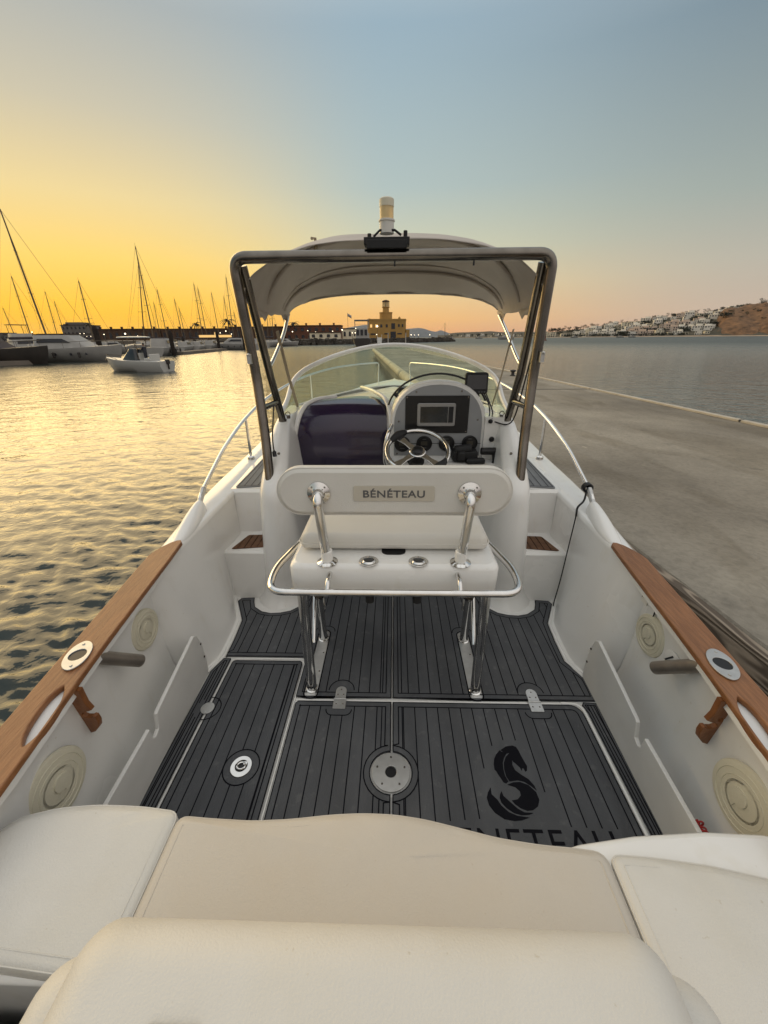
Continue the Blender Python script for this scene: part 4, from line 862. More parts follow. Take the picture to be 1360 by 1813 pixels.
# ================================================================== loose lines on board
def bl(P): return P   # boat-frame meshes get the boat's yaw through rotation
b = MB(); c0 = Vector((1.166, 2.21, .765))
for k in range(3): b.tube([c0 + Vector((.024 * math.cos(a), -.02 + .012 * k, .024 * math.sin(a))) for a in [2 * math.pi * q / 16 for q in range(16)]], .0075, 8, closed=True)
b.tube(spline([(1.155, 2.18, .745), (1.13, 2.14, .705), (1.09, 2.115, .672), (1.078, 2.09, .62), (1.066, 2.075, .42), (1.054, 2.062, .2), (1.036, 2.045, .05), (1.028, 2.03, .016)], 8), [.006] * 24 + [.0035] * 33, 8)
o = b.build('cord', 'black', None); o.rotation_euler = (0, 0, -YAW); tag(o, 'thin black cord tied round the end of the starboard rail and hanging to the floor', 'cord')
b = MB(); P = []
for k in range(90):
    a = k * .5; P.append(Vector((.962 + .012 * math.cos(a) + .008 * math.sin(k * .21), .690 + k * .0005, .190 + .012 * math.sin(a) + .004 * math.sin(k * .13))))
b.tube(P, .0028, 6); o = b.build('cord', 'red_cord', None); o.rotation_euler = (0, 0, -YAW); tag(o, 'small coil of red cord tucked behind the starboard side board by the stern seat', 'cord')
# ================================================================== the concrete pontoon
def noise_mat(name, c1, c2, scale, rough, bump, bs, stretch=(1, 1, 1), c3=None):
    ma = bpy.data.materials.new(name); ma.use_nodes = True; n = ma.node_tree.nodes; l = ma.node_tree.links; b = n['Principled BSDF']; b.inputs['Roughness'].default_value = rough
    tcn = n.new('ShaderNodeTexCoord'); mp = n.new('ShaderNodeMapping'); mp.inputs['Scale'].default_value = stretch; l.new(tcn.outputs['Object'], mp.inputs[0])
    t = n.new('ShaderNodeTexNoise'); t.inputs['Scale'].default_value = scale; t.inputs['Detail'].default_value = 8; t.inputs['Roughness'].default_value = .62; l.new(mp.outputs[0], t.inputs[0])
    r = n.new('ShaderNodeValToRGB'); e = r.color_ramp.elements; e[0].position = .33; e[1].position = .68; e[0].color = (*c1, 1); e[1].color = (*c2, 1)
    l.new(t.outputs[0], r.inputs[0]); out = r.outputs[0]
    if c3:
        t3 = n.new('ShaderNodeTexNoise'); t3.inputs['Scale'].default_value = scale * 9; t3.inputs['Detail'].default_value = 6; l.new(mp.outputs[0], t3.inputs[0])
        r3 = n.new('ShaderNodeValToRGB'); r3.color_ramp.elements[0].position = .62; r3.color_ramp.elements[1].position = .85; l.new(t3.outputs[0], r3.inputs[0])
        x = n.new('ShaderNodeMix'); x.data_type = 'RGBA'; l.new(r3.outputs[0], x.inputs[0]); l.new(out, x.inputs[6]); x.inputs[7].default_value = (*c3, 1); out = x.outputs[2]
    l.new(out, b.inputs['Base Color'])
    t2 = n.new('ShaderNodeTexNoise'); t2.inputs['Scale'].default_value = bs; t2.inputs['Detail'].default_value = 6; l.new(mp.outputs[0], t2.inputs[0])
    q = n.new('ShaderNodeBump'); q.inputs['Strength'].default_value = bump; q.inputs['Distance'].default_value = .01; l.new(t2.outputs[0], q.inputs['Height']); l.new(q.outputs[0], b.inputs['Normal']); M_[name] = ma; return ma
cm = noise_mat('concrete', (.17, .150, .120), (.36, .325, .265), .42, .82, .8, 45, c3=(.13, .12, .10))
n = cm.node_tree.nodes; l = cm.node_tree.links; b_ = n['Principled BSDF']; src = b_.inputs['Base Color'].links[0].from_socket; tcn = n.new('ShaderNodeTexCoord')
for sc__, st, p0, p1, colr, md in ((1.5, (1, .35, 1), .50, .62, (.78, .76, .72), 'MULTIPLY'), (.16, (1.6, .5, 1), .45, .60, (.80, .78, .74), 'MULTIPLY'), (7, (1, .5, 1), .70, .745, (1.45, 1.45, 1.42), 'MULTIPLY'), (22, (1, 1, 1), .42, .7, (.80, .80, .79), 'MULTIPLY')):
    mp = n.new('ShaderNodeMapping'); mp.inputs['Scale'].default_value = st; l.new(tcn.outputs['Object'], mp.inputs[0]); t = n.new('ShaderNodeTexNoise'); t.inputs['Scale'].default_value = sc__; t.inputs['Detail'].default_value = 7; t.inputs['Distortion'].default_value = .6; l.new(mp.outputs[0], t.inputs[0])
    r = n.new('ShaderNodeValToRGB'); r.color_ramp.elements[0].position = p0; r.color_ramp.elements[1].position = p1; l.new(t.outputs[0], r.inputs[0]); x = n.new('ShaderNodeMix'); x.data_type = 'RGBA'; x.blend_type = md; l.new(r.outputs[0], x.inputs[0]); l.new(src, x.inputs[6]); x.inputs[7].default_value = (*colr, 1); src = x.outputs[2]
l.new(src, b_.inputs['Base Color'])
noise_mat('concrete_edge', (.36, .33, .28), (.50, .46, .39), 3, .8, .5, 30)
noise_mat('joint', (.05, .045, .04), (.08, .07, .06), 4, .9, .2, 20)
noise_mat('fender_foam', (.42, .34, .22), (.62, .53, .38), 2, .7, .4, 9)
noise_mat('rock', (.035, .03, .026), (.11, .095, .075), .35, .9, .7, 4)
# weathered timber with flowing grain
ma = bpy.data.materials.new('timber'); ma.use_nodes = True; n = ma.node_tree.nodes; l = ma.node_tree.links; b_ = n['Principled BSDF']; b_.inputs['Roughness'].default_value = .8
tcn = n.new('ShaderNodeTexCoord'); mp = n.new('ShaderNodeMapping'); mp.inputs['Scale'].default_value = (3.0, .42, 3.0); l.new(tcn.outputs['Object'], mp.inputs[0])
nz = n.new('ShaderNodeTexNoise'); nz.inputs['Scale'].default_value = 1.6; nz.inputs['Detail'].default_value = 2; l.new(mp.outputs[0], nz.inputs[0])
mu = n.new('ShaderNodeMath'); mu.operation = 'MULTIPLY'; mu.inputs[1].default_value = 95; l.new(nz.outputs[0], mu.inputs[0]); si = n.new('ShaderNodeMath'); si.operation = 'SINE'; l.new(mu.outputs[0], si.inputs[0])
r = n.new('ShaderNodeValToRGB'); r.color_ramp.elements[0].position = .3; r.color_ramp.elements[1].position = .95; r.color_ramp.elements[0].color = (.105, .080, .058, 1); r.color_ramp.elements[1].color = (.30, .245, .185, 1)
mr = n.new('ShaderNodeMapRange'); mr.inputs[1].default_value = -1; l.new(si.outputs[0], mr.inputs[0]); l.new(mr.outputs[0], r.inputs[0]); l.new(r.outputs[0], b_.inputs['Base Color'])
q = n.new('ShaderNodeBump'); q.inputs['Strength'].default_value = .5; q.inputs['Distance'].default_value = .01; l.new(mr.outputs[0], q.inputs['Height']); l.new(q.outputs[0], b_.inputs['Normal']); M_['timber'] = ma
DZ = .25
xl = lambda y: 1.885 - .056 * y
xr = lambda y: 6.56 - .072 * y
pt = empty('pontoon', (0, 0, DZ)); tag(pt, 'long grey concrete pontoon with a pale raised edge stretching ahead on the starboard side', 'pontoon')
b = MB(); ya, yb2 = -7, 52; rows = []
for y in np.linspace(ya, yb2, 40):
    y = float(y); rows.append([(xl(y), y, -.9), (xl(y), y, -.012), (xl(y) + .012, y, 0), (xr(y) - .012, y, 0), (xr(y), y, -.012), (xr(y), y, -.9)])
b.loft(rows); b.add(rows[-1], [(0, 1, 2, 3, 4, 5)]); b.build('deck', 'concrete', pt, ang=30)
b = MB()
for k in range(13):
    y0 = ya + .05 + k * 4.5 + .0; y1 = y0 + 4.46; b.loft([[(xr(y) - .075, y, .002), (xr(y) - .075, y, .03), (xr(y) - .065, y, .04), (xr(y) + .008, y, .04), (xr(y) + .02, y, .03), (xr(y) + .02, y, -.12)] for y in (y0, (y0 + y1) / 2, y1)])
b.build('edge_trim', 'concrete_edge', pt, ang=30)
for y in (11.15, 2.6 + 20, 34.0):
    b = MB(); b.box(((xl(y) + xr(y)) / 2, y, .003), (xr(y) - xl(y) - .24, .07, .005), rz=rad(-1.5)); b.build('joint', 'joint', pt)
b = MB(); yy = [float(v) for v in np.linspace(-5, 10.2, 60)]
jit = [random.uniform(-.006, .006) for _ in yy]
b.loft([[(xl(y) - .004, y, -.34), (xl(y) - .062, y, -.34), (xl(y) - .070, y, -.32), (xl(y) - .070 , y, -.02), (xl(y) - .062, y, -.006), (xl(y) - .004 + j, y, -.004 + j * .5)] for y, j in zip(yy, jit)])
b.build('timber_waler', 'timber', pt, ang=50)
for k in range(7):
    y0 = 11.2 + 5.6 * k; b = MB(); r_ = .17; y1 = y0 + 5.2; a = Vector((xl(y0) - .16, y0, -.04)); c = Vector((xl(y1) - .16, y1, -.04)); d = (c - a)
    P = [a, a + d * .006, a + d * .02] + [a + d * (.02 + .96 * q / 10) for q in range(1, 10)] + [c - d * .02, c - d * .006, c]
    b.tube(P, [.08, .14, r_] + [r_ * (1 + random.uniform(-.02, .02)) for _ in range(9)] + [r_, .14, .08], 18); b.build('foam_fender', 'fender_foam', pt, ang=60)
bo = MB(); bo.lathe([(.10, 0), (.10, .02), (.06, .04), (.055, .12), (.09, .15), (.11, .17), (.10, .20), (.04, .215), (0, .217)], (0, 0, 0), (0, 0, 1), 20)
o = bo.build('bollard', 'rubber', None); o.location = (4.85, 15.2, DZ); tag(o, 'small dark mooring bollard near the far outer edge of the pontoon', 'bollard')
# ================================================================== background materials
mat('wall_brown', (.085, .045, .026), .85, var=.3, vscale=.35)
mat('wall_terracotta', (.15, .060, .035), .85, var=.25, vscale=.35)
mat('wall_ochre', (.42, .25, .075), .85, var=.12, vscale=.4)
mat('wall_white', (.80, .75, .66), .85, var=.12, vscale=.3)
mat('wall_pink', (.62, .50, .41), .85, var=.12, vscale=.3)
mat('wall_cream', (.74, .66, .50), .85, var=.12, vscale=.3)
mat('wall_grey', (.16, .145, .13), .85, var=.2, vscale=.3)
mat('window', (.03, .03, .035), .25)
mat('window_lit', (.5, .3, .1), .5, emit=(1, .62, .22), est=.8)
mat('lamp_glow', (1, .9, .7), .5, emit=(1, .84, .58), est=4)
mat('roof_dark', (.05, .03, .022), .9)
mat('mast_alu', (.11, .085, .06), .5, metal=.3)
mat('boat_white', (.36, .345, .32), .5, var=.12, vscale=1.5)
mat('boat_bright', (.50, .49, .46), .4)
mat('boat_dark', (.05, .042, .036), .6, var=.3, vscale=1)
mat('boat_cover', (.055, .045, .05), .85, var=.3, vscale=.8)
mat('wood_pile', (.028, .020, .015), .9, var=.3, vscale=3)
mat('bark', (.07, .05, .035), .9, bump=.4, bscale=6)
mat('leaf', (.045, .050, .022), .8, var=.5, vscale=1.2)
mat('leaf_dark', (.028, .034, .018), .8, var=.5, vscale=1.2)
mat('skin', (.35, .2, .13), .6)
mat('cloth_dark', (.03, .03, .04), .8)
mat('flag_cloth', (.35, .33, .32), .8)
noise_mat('hill_hazed', (.10, .115, .13), (.16, .17, .18), .004, .95, .1, 1)  # blue-grey of distance haze painted into the hill colour
noise_mat('land', (.028, .028, .014), (.085, .066, .038), .05, .95, .3, 1, c3=(.025, .032, .014))
noise_mat('cliff', (.075, .040, .018), (.25, .130, .058), .16, .95, .9, .5, c3=(.07, .06, .03))
noise_mat('sand', (.30, .22, .15), (.42, .32, .22), .1, .95, .1, 3)
noise_mat('quay', (.12, .10, .08), (.20, .17, .14), .3, .9, .3, 3)
# ================================================================== far hills, shore, town
def ridge(name, pts, depth, label, mt='hill_hazed', base=-1):
    b = MB(); rows = []
    for j, (fd, fh) in enumerate(((0, 0), (.25, .45), (.55, .82), (1, 1), (1.6, .7), (2.2, 0))):
        rows.append([(x * (1 + depth * fd / y), y + depth * fd, base + (z - base) * fh * (1 + (.06 * math.sin(i * 1.7 + j * 2)) * (0 < j < 3))) for i, (x, y, z) in enumerate(pts)])
    b.loft(rows); o = b.build(name, mt, None, ang=80); tag(o, label, kind='structure'); return o
def survey(pxs, Y, n=4):
    P = spline([at(x, y, Y) for x, y in pxs], n); return [(p.x, p.y, p.z) for p in P]
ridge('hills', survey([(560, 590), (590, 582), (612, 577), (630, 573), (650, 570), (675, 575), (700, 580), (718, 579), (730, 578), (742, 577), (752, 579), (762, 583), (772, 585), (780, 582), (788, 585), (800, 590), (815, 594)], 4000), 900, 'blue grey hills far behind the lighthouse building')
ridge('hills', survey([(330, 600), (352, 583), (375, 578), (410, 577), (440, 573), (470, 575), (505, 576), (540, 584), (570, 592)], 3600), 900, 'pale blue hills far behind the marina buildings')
ridge('hills', survey([(785, 596), (800, 588), (830, 586), (855, 585), (870, 584), (890, 586), (930, 585), (960, 587), (990, 586), (1040, 588)], 1900), 500, 'low wooded hills along the far shore behind the beach', mt='land')
# shore strip straight ahead, then the hillside with its town, then the cliff
SH = [(775, 598), (850, 598.5), (940, 598), (1010, 597.6), (1060, 597.4), (1130, 597), (1200, 596.3), (1250, 595.6), (1300, 595), (1345, 594.5), (1400, 594), (1500, 593), (1700, 592)]
RH = [(775, 594), (850, 594), (940, 592), (980, 588), (1010, 585), (1060, 580), (1110, 573), (1150, 567), (1200, 560), (1250, 555), (1290, 551), (1310, 548), (1345, 543), (1400, 539), (1500, 532), (1700, 520)]
def shore_Y(px): return interp([(775, 700), (960, 560), (1200, 560), (1700, 420)], px)
def ridge_h(px): 
    Y = shore_Y(px) + 160; return at(px, interp(RH, px), Y)
cols = list(range(775, 1700, 9)); land = MB(); cl_ = MB(); rows = [[] for _ in range(11)]
def ground(px, j):       # j 0 at the water .. 1 on the ridge
    Y0 = shore_Y(px); r_ = ridge_h(px); u = (px - 680) / F
    s0 = at(px, 600, Y0); x0 = s0.x; 
    p = Vector((x0 + (r_.x - x0) * j, Y0 + (r_.y - Y0) * j, 0)); steep = interp([(1270, 1.0), (1300, .45), (1700, .4)], px)
    f = interp([(0, 0), (.06, .02), (.16, .06), (1, 1)], j) if px < 1275 else interp([(0, 0), (.14, .03), (.2, .10), (.62, .93), (1, 1)], j)
    p.z = -.6 + (r_.z + .6) * f + (.5 if j > 0 else -.6); return p
JJ = (0, .03, .07, .14, .2, .3, .42, .55, .7, .85, 1)
rows = [[ground(px, j) + Vector((0, 0, (random.uniform(-.6, .6) if .1 < j < 1 else 0))) for px in cols] for j in JJ]
rows.append([r_ + Vector((r_.x * .3, 200, -3)) for r_ in rows[-1]])
land.loft(rows[2:]); tag(land.build('land', 'land', None, ang=80), 'brown hillside rising behind the far beach to starboard', kind='structure')
sd_ = MB(); sd_.loft(rows[:3]); tag(sd_.build('beach', 'sand', None, ang=80), 'sandy beach along the far shore', kind='structure')
cf = MB(); ccols = list(range(1268, 1700, 7)); crow = []
for j in (.12, .17, .22, .3, .38, .46, .54, .62, .7, .8):
    crow.append([ground(px, j) + Vector((0, random.uniform(-3, 1), (3.4 if j > .2 else (-2.0 if j < .15 else .6)) + random.uniform(-.9, .9) + (1.5 * math.sin(px * .11 + j * 9)) - 4 * max(0, (1285 - px) / 17))) for px in ccols])
cf.loft(crow); tag(cf.build('cliff', 'cliff', None, ang=25, smooth=True), 'orange brown sandstone cliff above the beach at the right edge', kind='structure')
# --- vegetation kit
def leaf_mesh(name, mt, w, h, n, seed, trunk=True, size=.5):
    rs = random.Random(seed); b = MB(); lobes = [(rs.uniform(-.5, .5) * w, rs.uniform(-.5, .5) * w, h * rs.uniform(.45, .85), rs.uniform(.22, .4) * w) for _ in range(7)]
    for _ in range(n):
        lx, ly, lz, lr = rs.choice(lobes); d = Vector((rs.gauss(0, 1), rs.gauss(0, 1), rs.gauss(0, 1))).normalized() * lr * rs.uniform(.5, 1.05); c = Vector((lx, ly, lz)) + Vector((d.x, d.y, d.z * .75))
        a, e = Vector((rs.gauss(0, 1), rs.gauss(0, 1), rs.gauss(0, 1))).normalized() * size, Vector((rs.gauss(0, 1), rs.gauss(0, 1), rs.gauss(0, 1))).normalized() * size
        b.add([c - a * .5 - e * .3, c + a * .5, c + e * .7], [(0, 1, 2)])
    return b
def make_tree(loc, w, h, seed, mt='leaf', cat='tree', label=None, group=None, name='tree', n=260):
    o = empty(name, loc); c = leaf_mesh('crown', mt, w, h, n, seed, size=max(.35, w * .14)).build('crown', mt, o, smooth=False)
    t = MB(); t.tube([(0, 0, -.6), (.05 * w, 0, h * .35), (0, .04 * w, h * .62)], [w * .06, w * .045, w * .02], 6); 
    for q in range(3): a = q * 2.1; t.tube([(.03 * w, 0, h * .35), (.25 * w * math.cos(a), .25 * w * math.sin(a), h * .62)], [w * .03, w * .012], 5)
    t.build('trunk', 'bark', o); return tag(o, label, cat, group)
def copy_tree(o, parent=None):
    c = o.copy(); COL.objects.link(c); c.parent = parent
    for ch in list(o.children): copy_tree(ch, c)
    return c
def palm(loc, h, label, w=1.9, seed=1):
    o = empty('palm_tree', loc); rs = random.Random(seed); t = MB(); t.tube([(0, 0, -.5), (.1, 0, h * .5), (0, .05, h)], [.24, .17, .15], 8); t.build('trunk', 'bark', o); c = MB()
    for k in range(20):
        a = k * 2.4; up = rs.uniform(-.2, .9); P = []
        for q in range(6): f = q / 5; P.append(Vector((math.cos(a) * w * f, math.sin(a) * w * f, h + w * (up * f - .75 * f * f))))
        for q in range(5):
            d = P[q + 1] - P[q]; sv = Vector((-math.sin(a), math.cos(a), 0)) * (.34 * (1 - q / 6.5)); c.add([P[q] + sv - Vector((0, 0, .12)), P[q], P[q] - sv - Vector((0, 0, .12)), P[q + 1] - sv * .8 - Vector((0, 0, .1)), P[q + 1], P[q + 1] + sv * .8 - Vector((0, 0, .1))], [(0, 1, 4, 5), (1, 2, 3, 4)])
    c.build('crown', 'leaf_dark', o, smooth=False); return tag(o, label, 'palm tree', 'palm trees along the marina')
# --- houses on the hillside: a few kinds, then copies
def house(w, d, h, wall, storeys, seed, stepped=False):
    rs = random.Random(seed); o = empty('house', (0, 0, 0)); b = MB(); b.box((0, 0, h / 2 - 1), (w, d, h + 2))
    if stepped: b.box((w * .18, d * .22, h * 1.2), (w * .55, d * .55, h * .5))
    b.box((-w * .3, -d * .1, h + .25), (w * .16, d * .2, .7)); b.build('wall', wall, o, smooth=False)
    rf = MB(); rf.box((0, 0, h + .08), (w + .3, d + .3, .22)); rf.build('parapet', wall, o, smooth=False)
    nw = max(2, int(w / 3)); hs_ = h / storeys
    for st in range(storeys):
        for k in range(nw):
            if rs.random() < .12: continue
            x = -w / 2 + (k + .5) * w / nw; q = MB(); q.box((x, -d / 2 - .02, st * hs_ + hs_ * .52), (w / nw * .48, .12, hs_ * (.45 if rs.random() < .6 else .62))); q.build('window', 'window', o, smooth=False)
    return o
protos = [house(9, 7, 5.6, 'wall_white', 2, 1), house(13, 8, 6.0, 'wall_white', 2, 2, True), house(7, 7, 3.4, 'wall_cream', 1, 3), house(15, 8, 5.8, 'wall_pink', 2, 4, True), house(11, 8, 7.6, 'wall_cream', 3, 5)]
kinds = ['small white house', 'wide white house', 'low cream bungalow', 'long pink house', 'tall cream house']
used = [False] * 5; rs = random.Random(11)
HOUSES = []; TREES = []
def put_house(px, j, kd, sc_=1.0, rown='crest behind the cliff'):
    p = ground(px, j); o = protos[kd] if not used[kd] else copy_tree(protos[kd]); used[kd] = True
    o.location = (p.x, p.y, p.z - .3); o.rotation_euler = (0, 0, rad(-28 + rs.uniform(-14, 14))); o.scale = (sc_, sc_, sc_ * rs.uniform(.9, 1.1))
    o['_k'] = kinds[kd]; o['_r'] = rown; o['category'] = 'house'; HOUSES.append(o)
for j, a, bb, st, rn in ((.18, 962, 1255, 15, 'beach row'), (.34, 1020, 1265, 13, 'second row'), (.52, 1045, 1262, 12, 'middle row'), (.70, 1060, 1262, 12, 'fourth row'), (.88, 1075, 1275, 13, 'top row')):
    x = a
    while x < bb:
        put_house(x + rs.uniform(-3, 3), j + rs.uniform(-.05, .05), rs.choice([0, 0, 1, 1, 2, 3, 4]) if not (1120 < x < 1160 and j < .4) else 3, rs.uniform(.75, 1.05), rn); x += st * rs.uniform(.8, 1.3) * (1.25 if rn in ('middle row', 'fourth row') else 1.1)
for px in range(815, 962, 13): put_house(px, .35 + .1 * (px % 3), 2 if px % 2 else 0, .7, 'low shore')
for px in (1290, 1305, 1322): put_house(px, .97, 1, .8)
tp = make_tree((0, 0, 0), 6, 6.5, 3, 'leaf', n=200); tq = make_tree((0, 0, 0), 9, 5, 4, 'leaf_dark', n=240); tr_ = make_tree((0, 0, 0), 4, 9, 5, 'leaf_dark', n=200)
tu = [False] * 3
def put_tree(px, j, kd, s=1.0):
    src = (tp, tq, tr_)[kd]; o = src if not tu[kd] else copy_tree(src); tu[kd] = True; p = ground(px, j); o.location = (p.x, p.y, p.z - .5 + (3.6 if px > 1275 and j < .96 else 0)); o.scale = (s, s, s); o.rotation_euler = (0, 0, rs.uniform(0, 6))
    o['_k'] = ('round green tree', 'broad dark tree', 'tall narrow dark tree')[kd]; o['category'] = 'tree'; TREES.append(o)
    o['_r'] = 'low far shore' if px < 962 else ('beach houses' if j < .2 else ('lower hillside' if j < .5 else ('upper hillside' if j < .85 else 'hill skyline')))
for px in list(range(975, 1290, 9)): put_tree(px + rs.uniform(-4, 4), .96 + rs.uniform(-.04, .04), rs.choice([0, 1, 2]), rs.uniform(.7, 1.15))
for _ in range(56): put_tree(rs.uniform(985, 1265), rs.uniform(.22, .8), rs.choice([0, 1, 1]), rs.uniform(.6, 1.1))
for px in range(1000, 1215, 11): put_tree(px + rs.uniform(-4, 4), .10, 1, rs.uniform(.55, .8))
for _ in range(26): put_tree(rs.uniform(1268, 1355), rs.uniform(.35, .95), rs.choice([0, 1]), rs.uniform(.35, .6))
for px in (1098, 1124, 1105, 1130): put_tree(px, .16, 1, 1.1)
for px in range(800, 960, 12): put_tree(px, rs.uniform(.3, .7), rs.choice([0, 1]), rs.uniform(.6, .9))
for px in (1346, 1351): put_tree(px, 1.0, 2, 1.5 if px == 1346 else 1.2)
for px in range(1262, 1290, 7): put_tree(px, .45, 1, 1.1)
# ================================================================== breakwater, quay and the marina buildings
qy = MB(); QP = [(-150, 150), (-64, 126), (-38, 121), (-22, 133), (-3, 153), (8, 171), (26, 190), (31, 197), (26, 206), (8, 215), (-40, 270), (-230, 330)]
qy.prism(QP, lambda p, z: Vector((p[0], p[1], z)), -1.2, 1.15); tag(qy.build('quay', 'quay', None, smooth=False), 'stone quay and breakwater closing the marina', kind='structure')
rk = MB(); rs = random.Random(5)
for (a, c) in zip([(-64, 125), (-38, 120), (-22, 131.5), (-4, 151), (8, 169), (26, 188.5), (32, 196)], [(-38, 120), (-22, 131.5), (-4, 151), (8, 169), (26, 188.5), (32, 196), (27, 207)]):
    a, c = Vector(a), Vector(c); L_ = (c - a).length
    for k in range(int(L_ * 4.2)):
        t = rs.random(); dn = rs.uniform(-1, 1); p = a + (c - a) * t; r_ = rs.uniform(.35, .8); off = Vector(((c - a).y, -(c - a).x)).normalized() * (dn + .6) * 1.2; ro = rs.uniform(0, 3)
        z = 1.0 - (dn + 1) * .8; vs = []
        for (x, y, zz) in ((-1, -1, -1), (1, -1, -1), (1, 1, -1), (-1, 1, -1), (-1, -1, 1), (1, -1, 1), (1, 1, 1), (-1, 1, 1)): vs.append((p.x + off.x + x * r_ * rs.uniform(.6, 1.1), p.y + off.y + y * r_ * rs.uniform(.6, 1.1), z + zz * r_ * rs.uniform(.5, .9)))
        rk.add(vs, [(0, 3, 2, 1), (4, 5, 6, 7), (0, 1, 5, 4), (1, 2, 6, 5), (2, 3, 7, 6), (3, 0, 4, 7)])
tag(rk.build('rock_armour', 'rock', None, smooth=False), 'dark boulders piled along the breakwater', kind='stuff')
# lighthouse building
lb = empty('lighthouse_building', (1.7, 178, 1.15)); tag(lb, 'ochre round cornered building with a lighthouse tower on its roof behind the breakwater', 'building')
b = MB()
def stadp(w, d, r, n=8): return rrect(-w, -d, w, d, r, n)
S0 = stadp(7.9, 5.5, 2.6); b.prism(S0, lambda p, z: Vector((p[0], p[1], z)), -.5, 6.8); b.prism(inset_poly(S0, -.12), lambda p, z: Vector((p[0], p[1], z)), 6.55, 7.15); b.build('wall', 'wall_ochre', lb, ang=30)
b = MB(); b.lathe([(2.6, 7.0), (2.6, 9.4), (2.75, 9.4), (2.75, 9.75), (1.35, 9.75), (1.25, 11.3), (1.6, 11.5), (1.6, 11.7), (0, 11.7)], (-.3, 0, 0), (0, 0, 1), 24); b.build('tower', 'wall_ochre', lb, ang=30)
b = MB(); b.lathe([(1.15, 11.7), (1.15, 13.5)], (-.3, 0, 0), (0, 0, 1), 12); 
lan = b.build('lantern', 'lens_amber', lb); b = MB(); b.lathe([(1.5, 13.5), (1.5, 13.75), (1.2, 14.0), (0, 14.3)], (-.3, 0, 0), (0, 0, 1), 16)
for k in range(8): a = k * math.pi / 4; b.tube([(-.3 + 1.35 * math.cos(a), 1.35 * math.sin(a), 11.7), (-.3 + 1.35 * math.cos(a), 1.35 * math.sin(a), 13.5)], .09, 5)
b.build('lantern_roof', 'roof_dark', lan)
for x, z, w, hh, lit in ((-6.3, 4.6, .8, 1.1, 1), (-4.2, 4.6, .9, 1.1, 1), (-2.2, 4.6, .8, 1.1, 0), (0, 4.6, .8, 1.1, 0), (2.6, 4.5, 1.5, 2.1, 0), (4.9, 4.7, .7, 1.0, 0), (6.4, 4.7, .6, 1.0, 0), (-5.6, 1.6, 2.0, .5, 0), (-.2, 1.7, 1.6, .5, 0), (5.2, 1.7, 1.8, .5, 0), (2.6, 1.3, 2.2, 2.4, 0)):
    b = MB(); b.box((x, -5.52, z), (w, .14, hh)); b.build('window', 'window_lit' if lit else 'window', lb, smooth=False)
b = MB(); b.box((8.6, -3, 1.6), (1.4, 2.5, 3.2)); b.box((-6.9, -5.0, 7.0), (.9, .5, .6)); b.lathe([(.5, 7.1), (.5, 7.6), (.2, 7.9), (0, 8.1)], (5.2, -3, 0), (0, 0, 1), 8); b.build('annexe', 'wall_ochre', lb, smooth=False)
def block(name, x0, x1, Y, z0, z1, wall, label, wnd, d=10, lit=0, chim=0, rz=0, roof='roof_dark', bays=0):
    o = empty(name, ((x0 + x1) / 2, Y, z0), rz); w = x1 - x0; h = z1 - z0; b = MB(); b.box((0, d / 2, h / 2 - .5), (w, d, h + 1)); b.build('wall', wall, o, smooth=False)
    b = MB(); b.box((0, d / 2, h + .1), (w + .5, d + .5, .3)); b.build('roof', roof, o, smooth=False); r = random.Random(int(Y + w))
    st = max(1, int(h / 2.8))
    for s_ in range(st):
        for k in range(wnd):
            x = -w / 2 + (k + .5) * w / wnd; ww = w / wnd * .42; hh = h / st * .48; zc = (s_ + .5) * h / st; b = MB()
            b.prism([(x - ww / 2, zc - hh / 2), (x + ww / 2, zc - hh / 2), (x + ww / 2, zc + hh * .3), (x + ww * .3, zc + hh * .5), (x - ww * .3, zc + hh * .5), (x - ww / 2, zc + hh * .3)], lambda p, t: Vector((p[0], t, p[1])), -.10, .02)
            b.build('window', 'window_lit' if r.random() < lit else 'window', o, smooth=False)
    for k in range(chim):
        x = -w / 2 + (k + .5) * w / chim; b = MB(); b.box((x, 1.5, h + .55), (.7, .7, .8)); b.box((x, 1.5, h + 1.02), (.95, .95, .14)); b.build('chimney', wall, o, smooth=False)
    return tag(o, label, 'building')
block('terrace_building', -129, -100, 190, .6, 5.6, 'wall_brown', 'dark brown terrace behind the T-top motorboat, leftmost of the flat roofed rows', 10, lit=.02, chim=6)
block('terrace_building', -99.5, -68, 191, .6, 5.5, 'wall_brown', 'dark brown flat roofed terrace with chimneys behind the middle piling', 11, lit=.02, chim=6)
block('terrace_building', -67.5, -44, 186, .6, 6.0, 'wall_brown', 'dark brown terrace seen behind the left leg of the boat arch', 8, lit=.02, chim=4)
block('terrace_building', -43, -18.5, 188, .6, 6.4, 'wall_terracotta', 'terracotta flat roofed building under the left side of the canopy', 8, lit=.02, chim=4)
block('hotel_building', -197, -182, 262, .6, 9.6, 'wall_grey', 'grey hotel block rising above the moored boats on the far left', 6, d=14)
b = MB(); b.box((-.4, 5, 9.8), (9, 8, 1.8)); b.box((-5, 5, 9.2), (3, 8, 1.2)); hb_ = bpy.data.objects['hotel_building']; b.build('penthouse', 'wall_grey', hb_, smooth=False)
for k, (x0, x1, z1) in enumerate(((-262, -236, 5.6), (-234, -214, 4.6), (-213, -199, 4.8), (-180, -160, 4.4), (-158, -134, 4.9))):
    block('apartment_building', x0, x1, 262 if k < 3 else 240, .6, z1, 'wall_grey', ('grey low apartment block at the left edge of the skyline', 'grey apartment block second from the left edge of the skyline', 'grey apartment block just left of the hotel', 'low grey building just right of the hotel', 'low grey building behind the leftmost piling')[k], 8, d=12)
block('pavilion', -25.5, -15, 148, 1.15, 3.2, 'wall_cream', 'low pale pavilion with dark openings left of the ferry', 4, d=5)
block('pavilion', -14.6, -9, 153, 1.15, 4.4, 'wall_cream', 'small pale two level pavilion directly behind the ferry', 3, d=5)
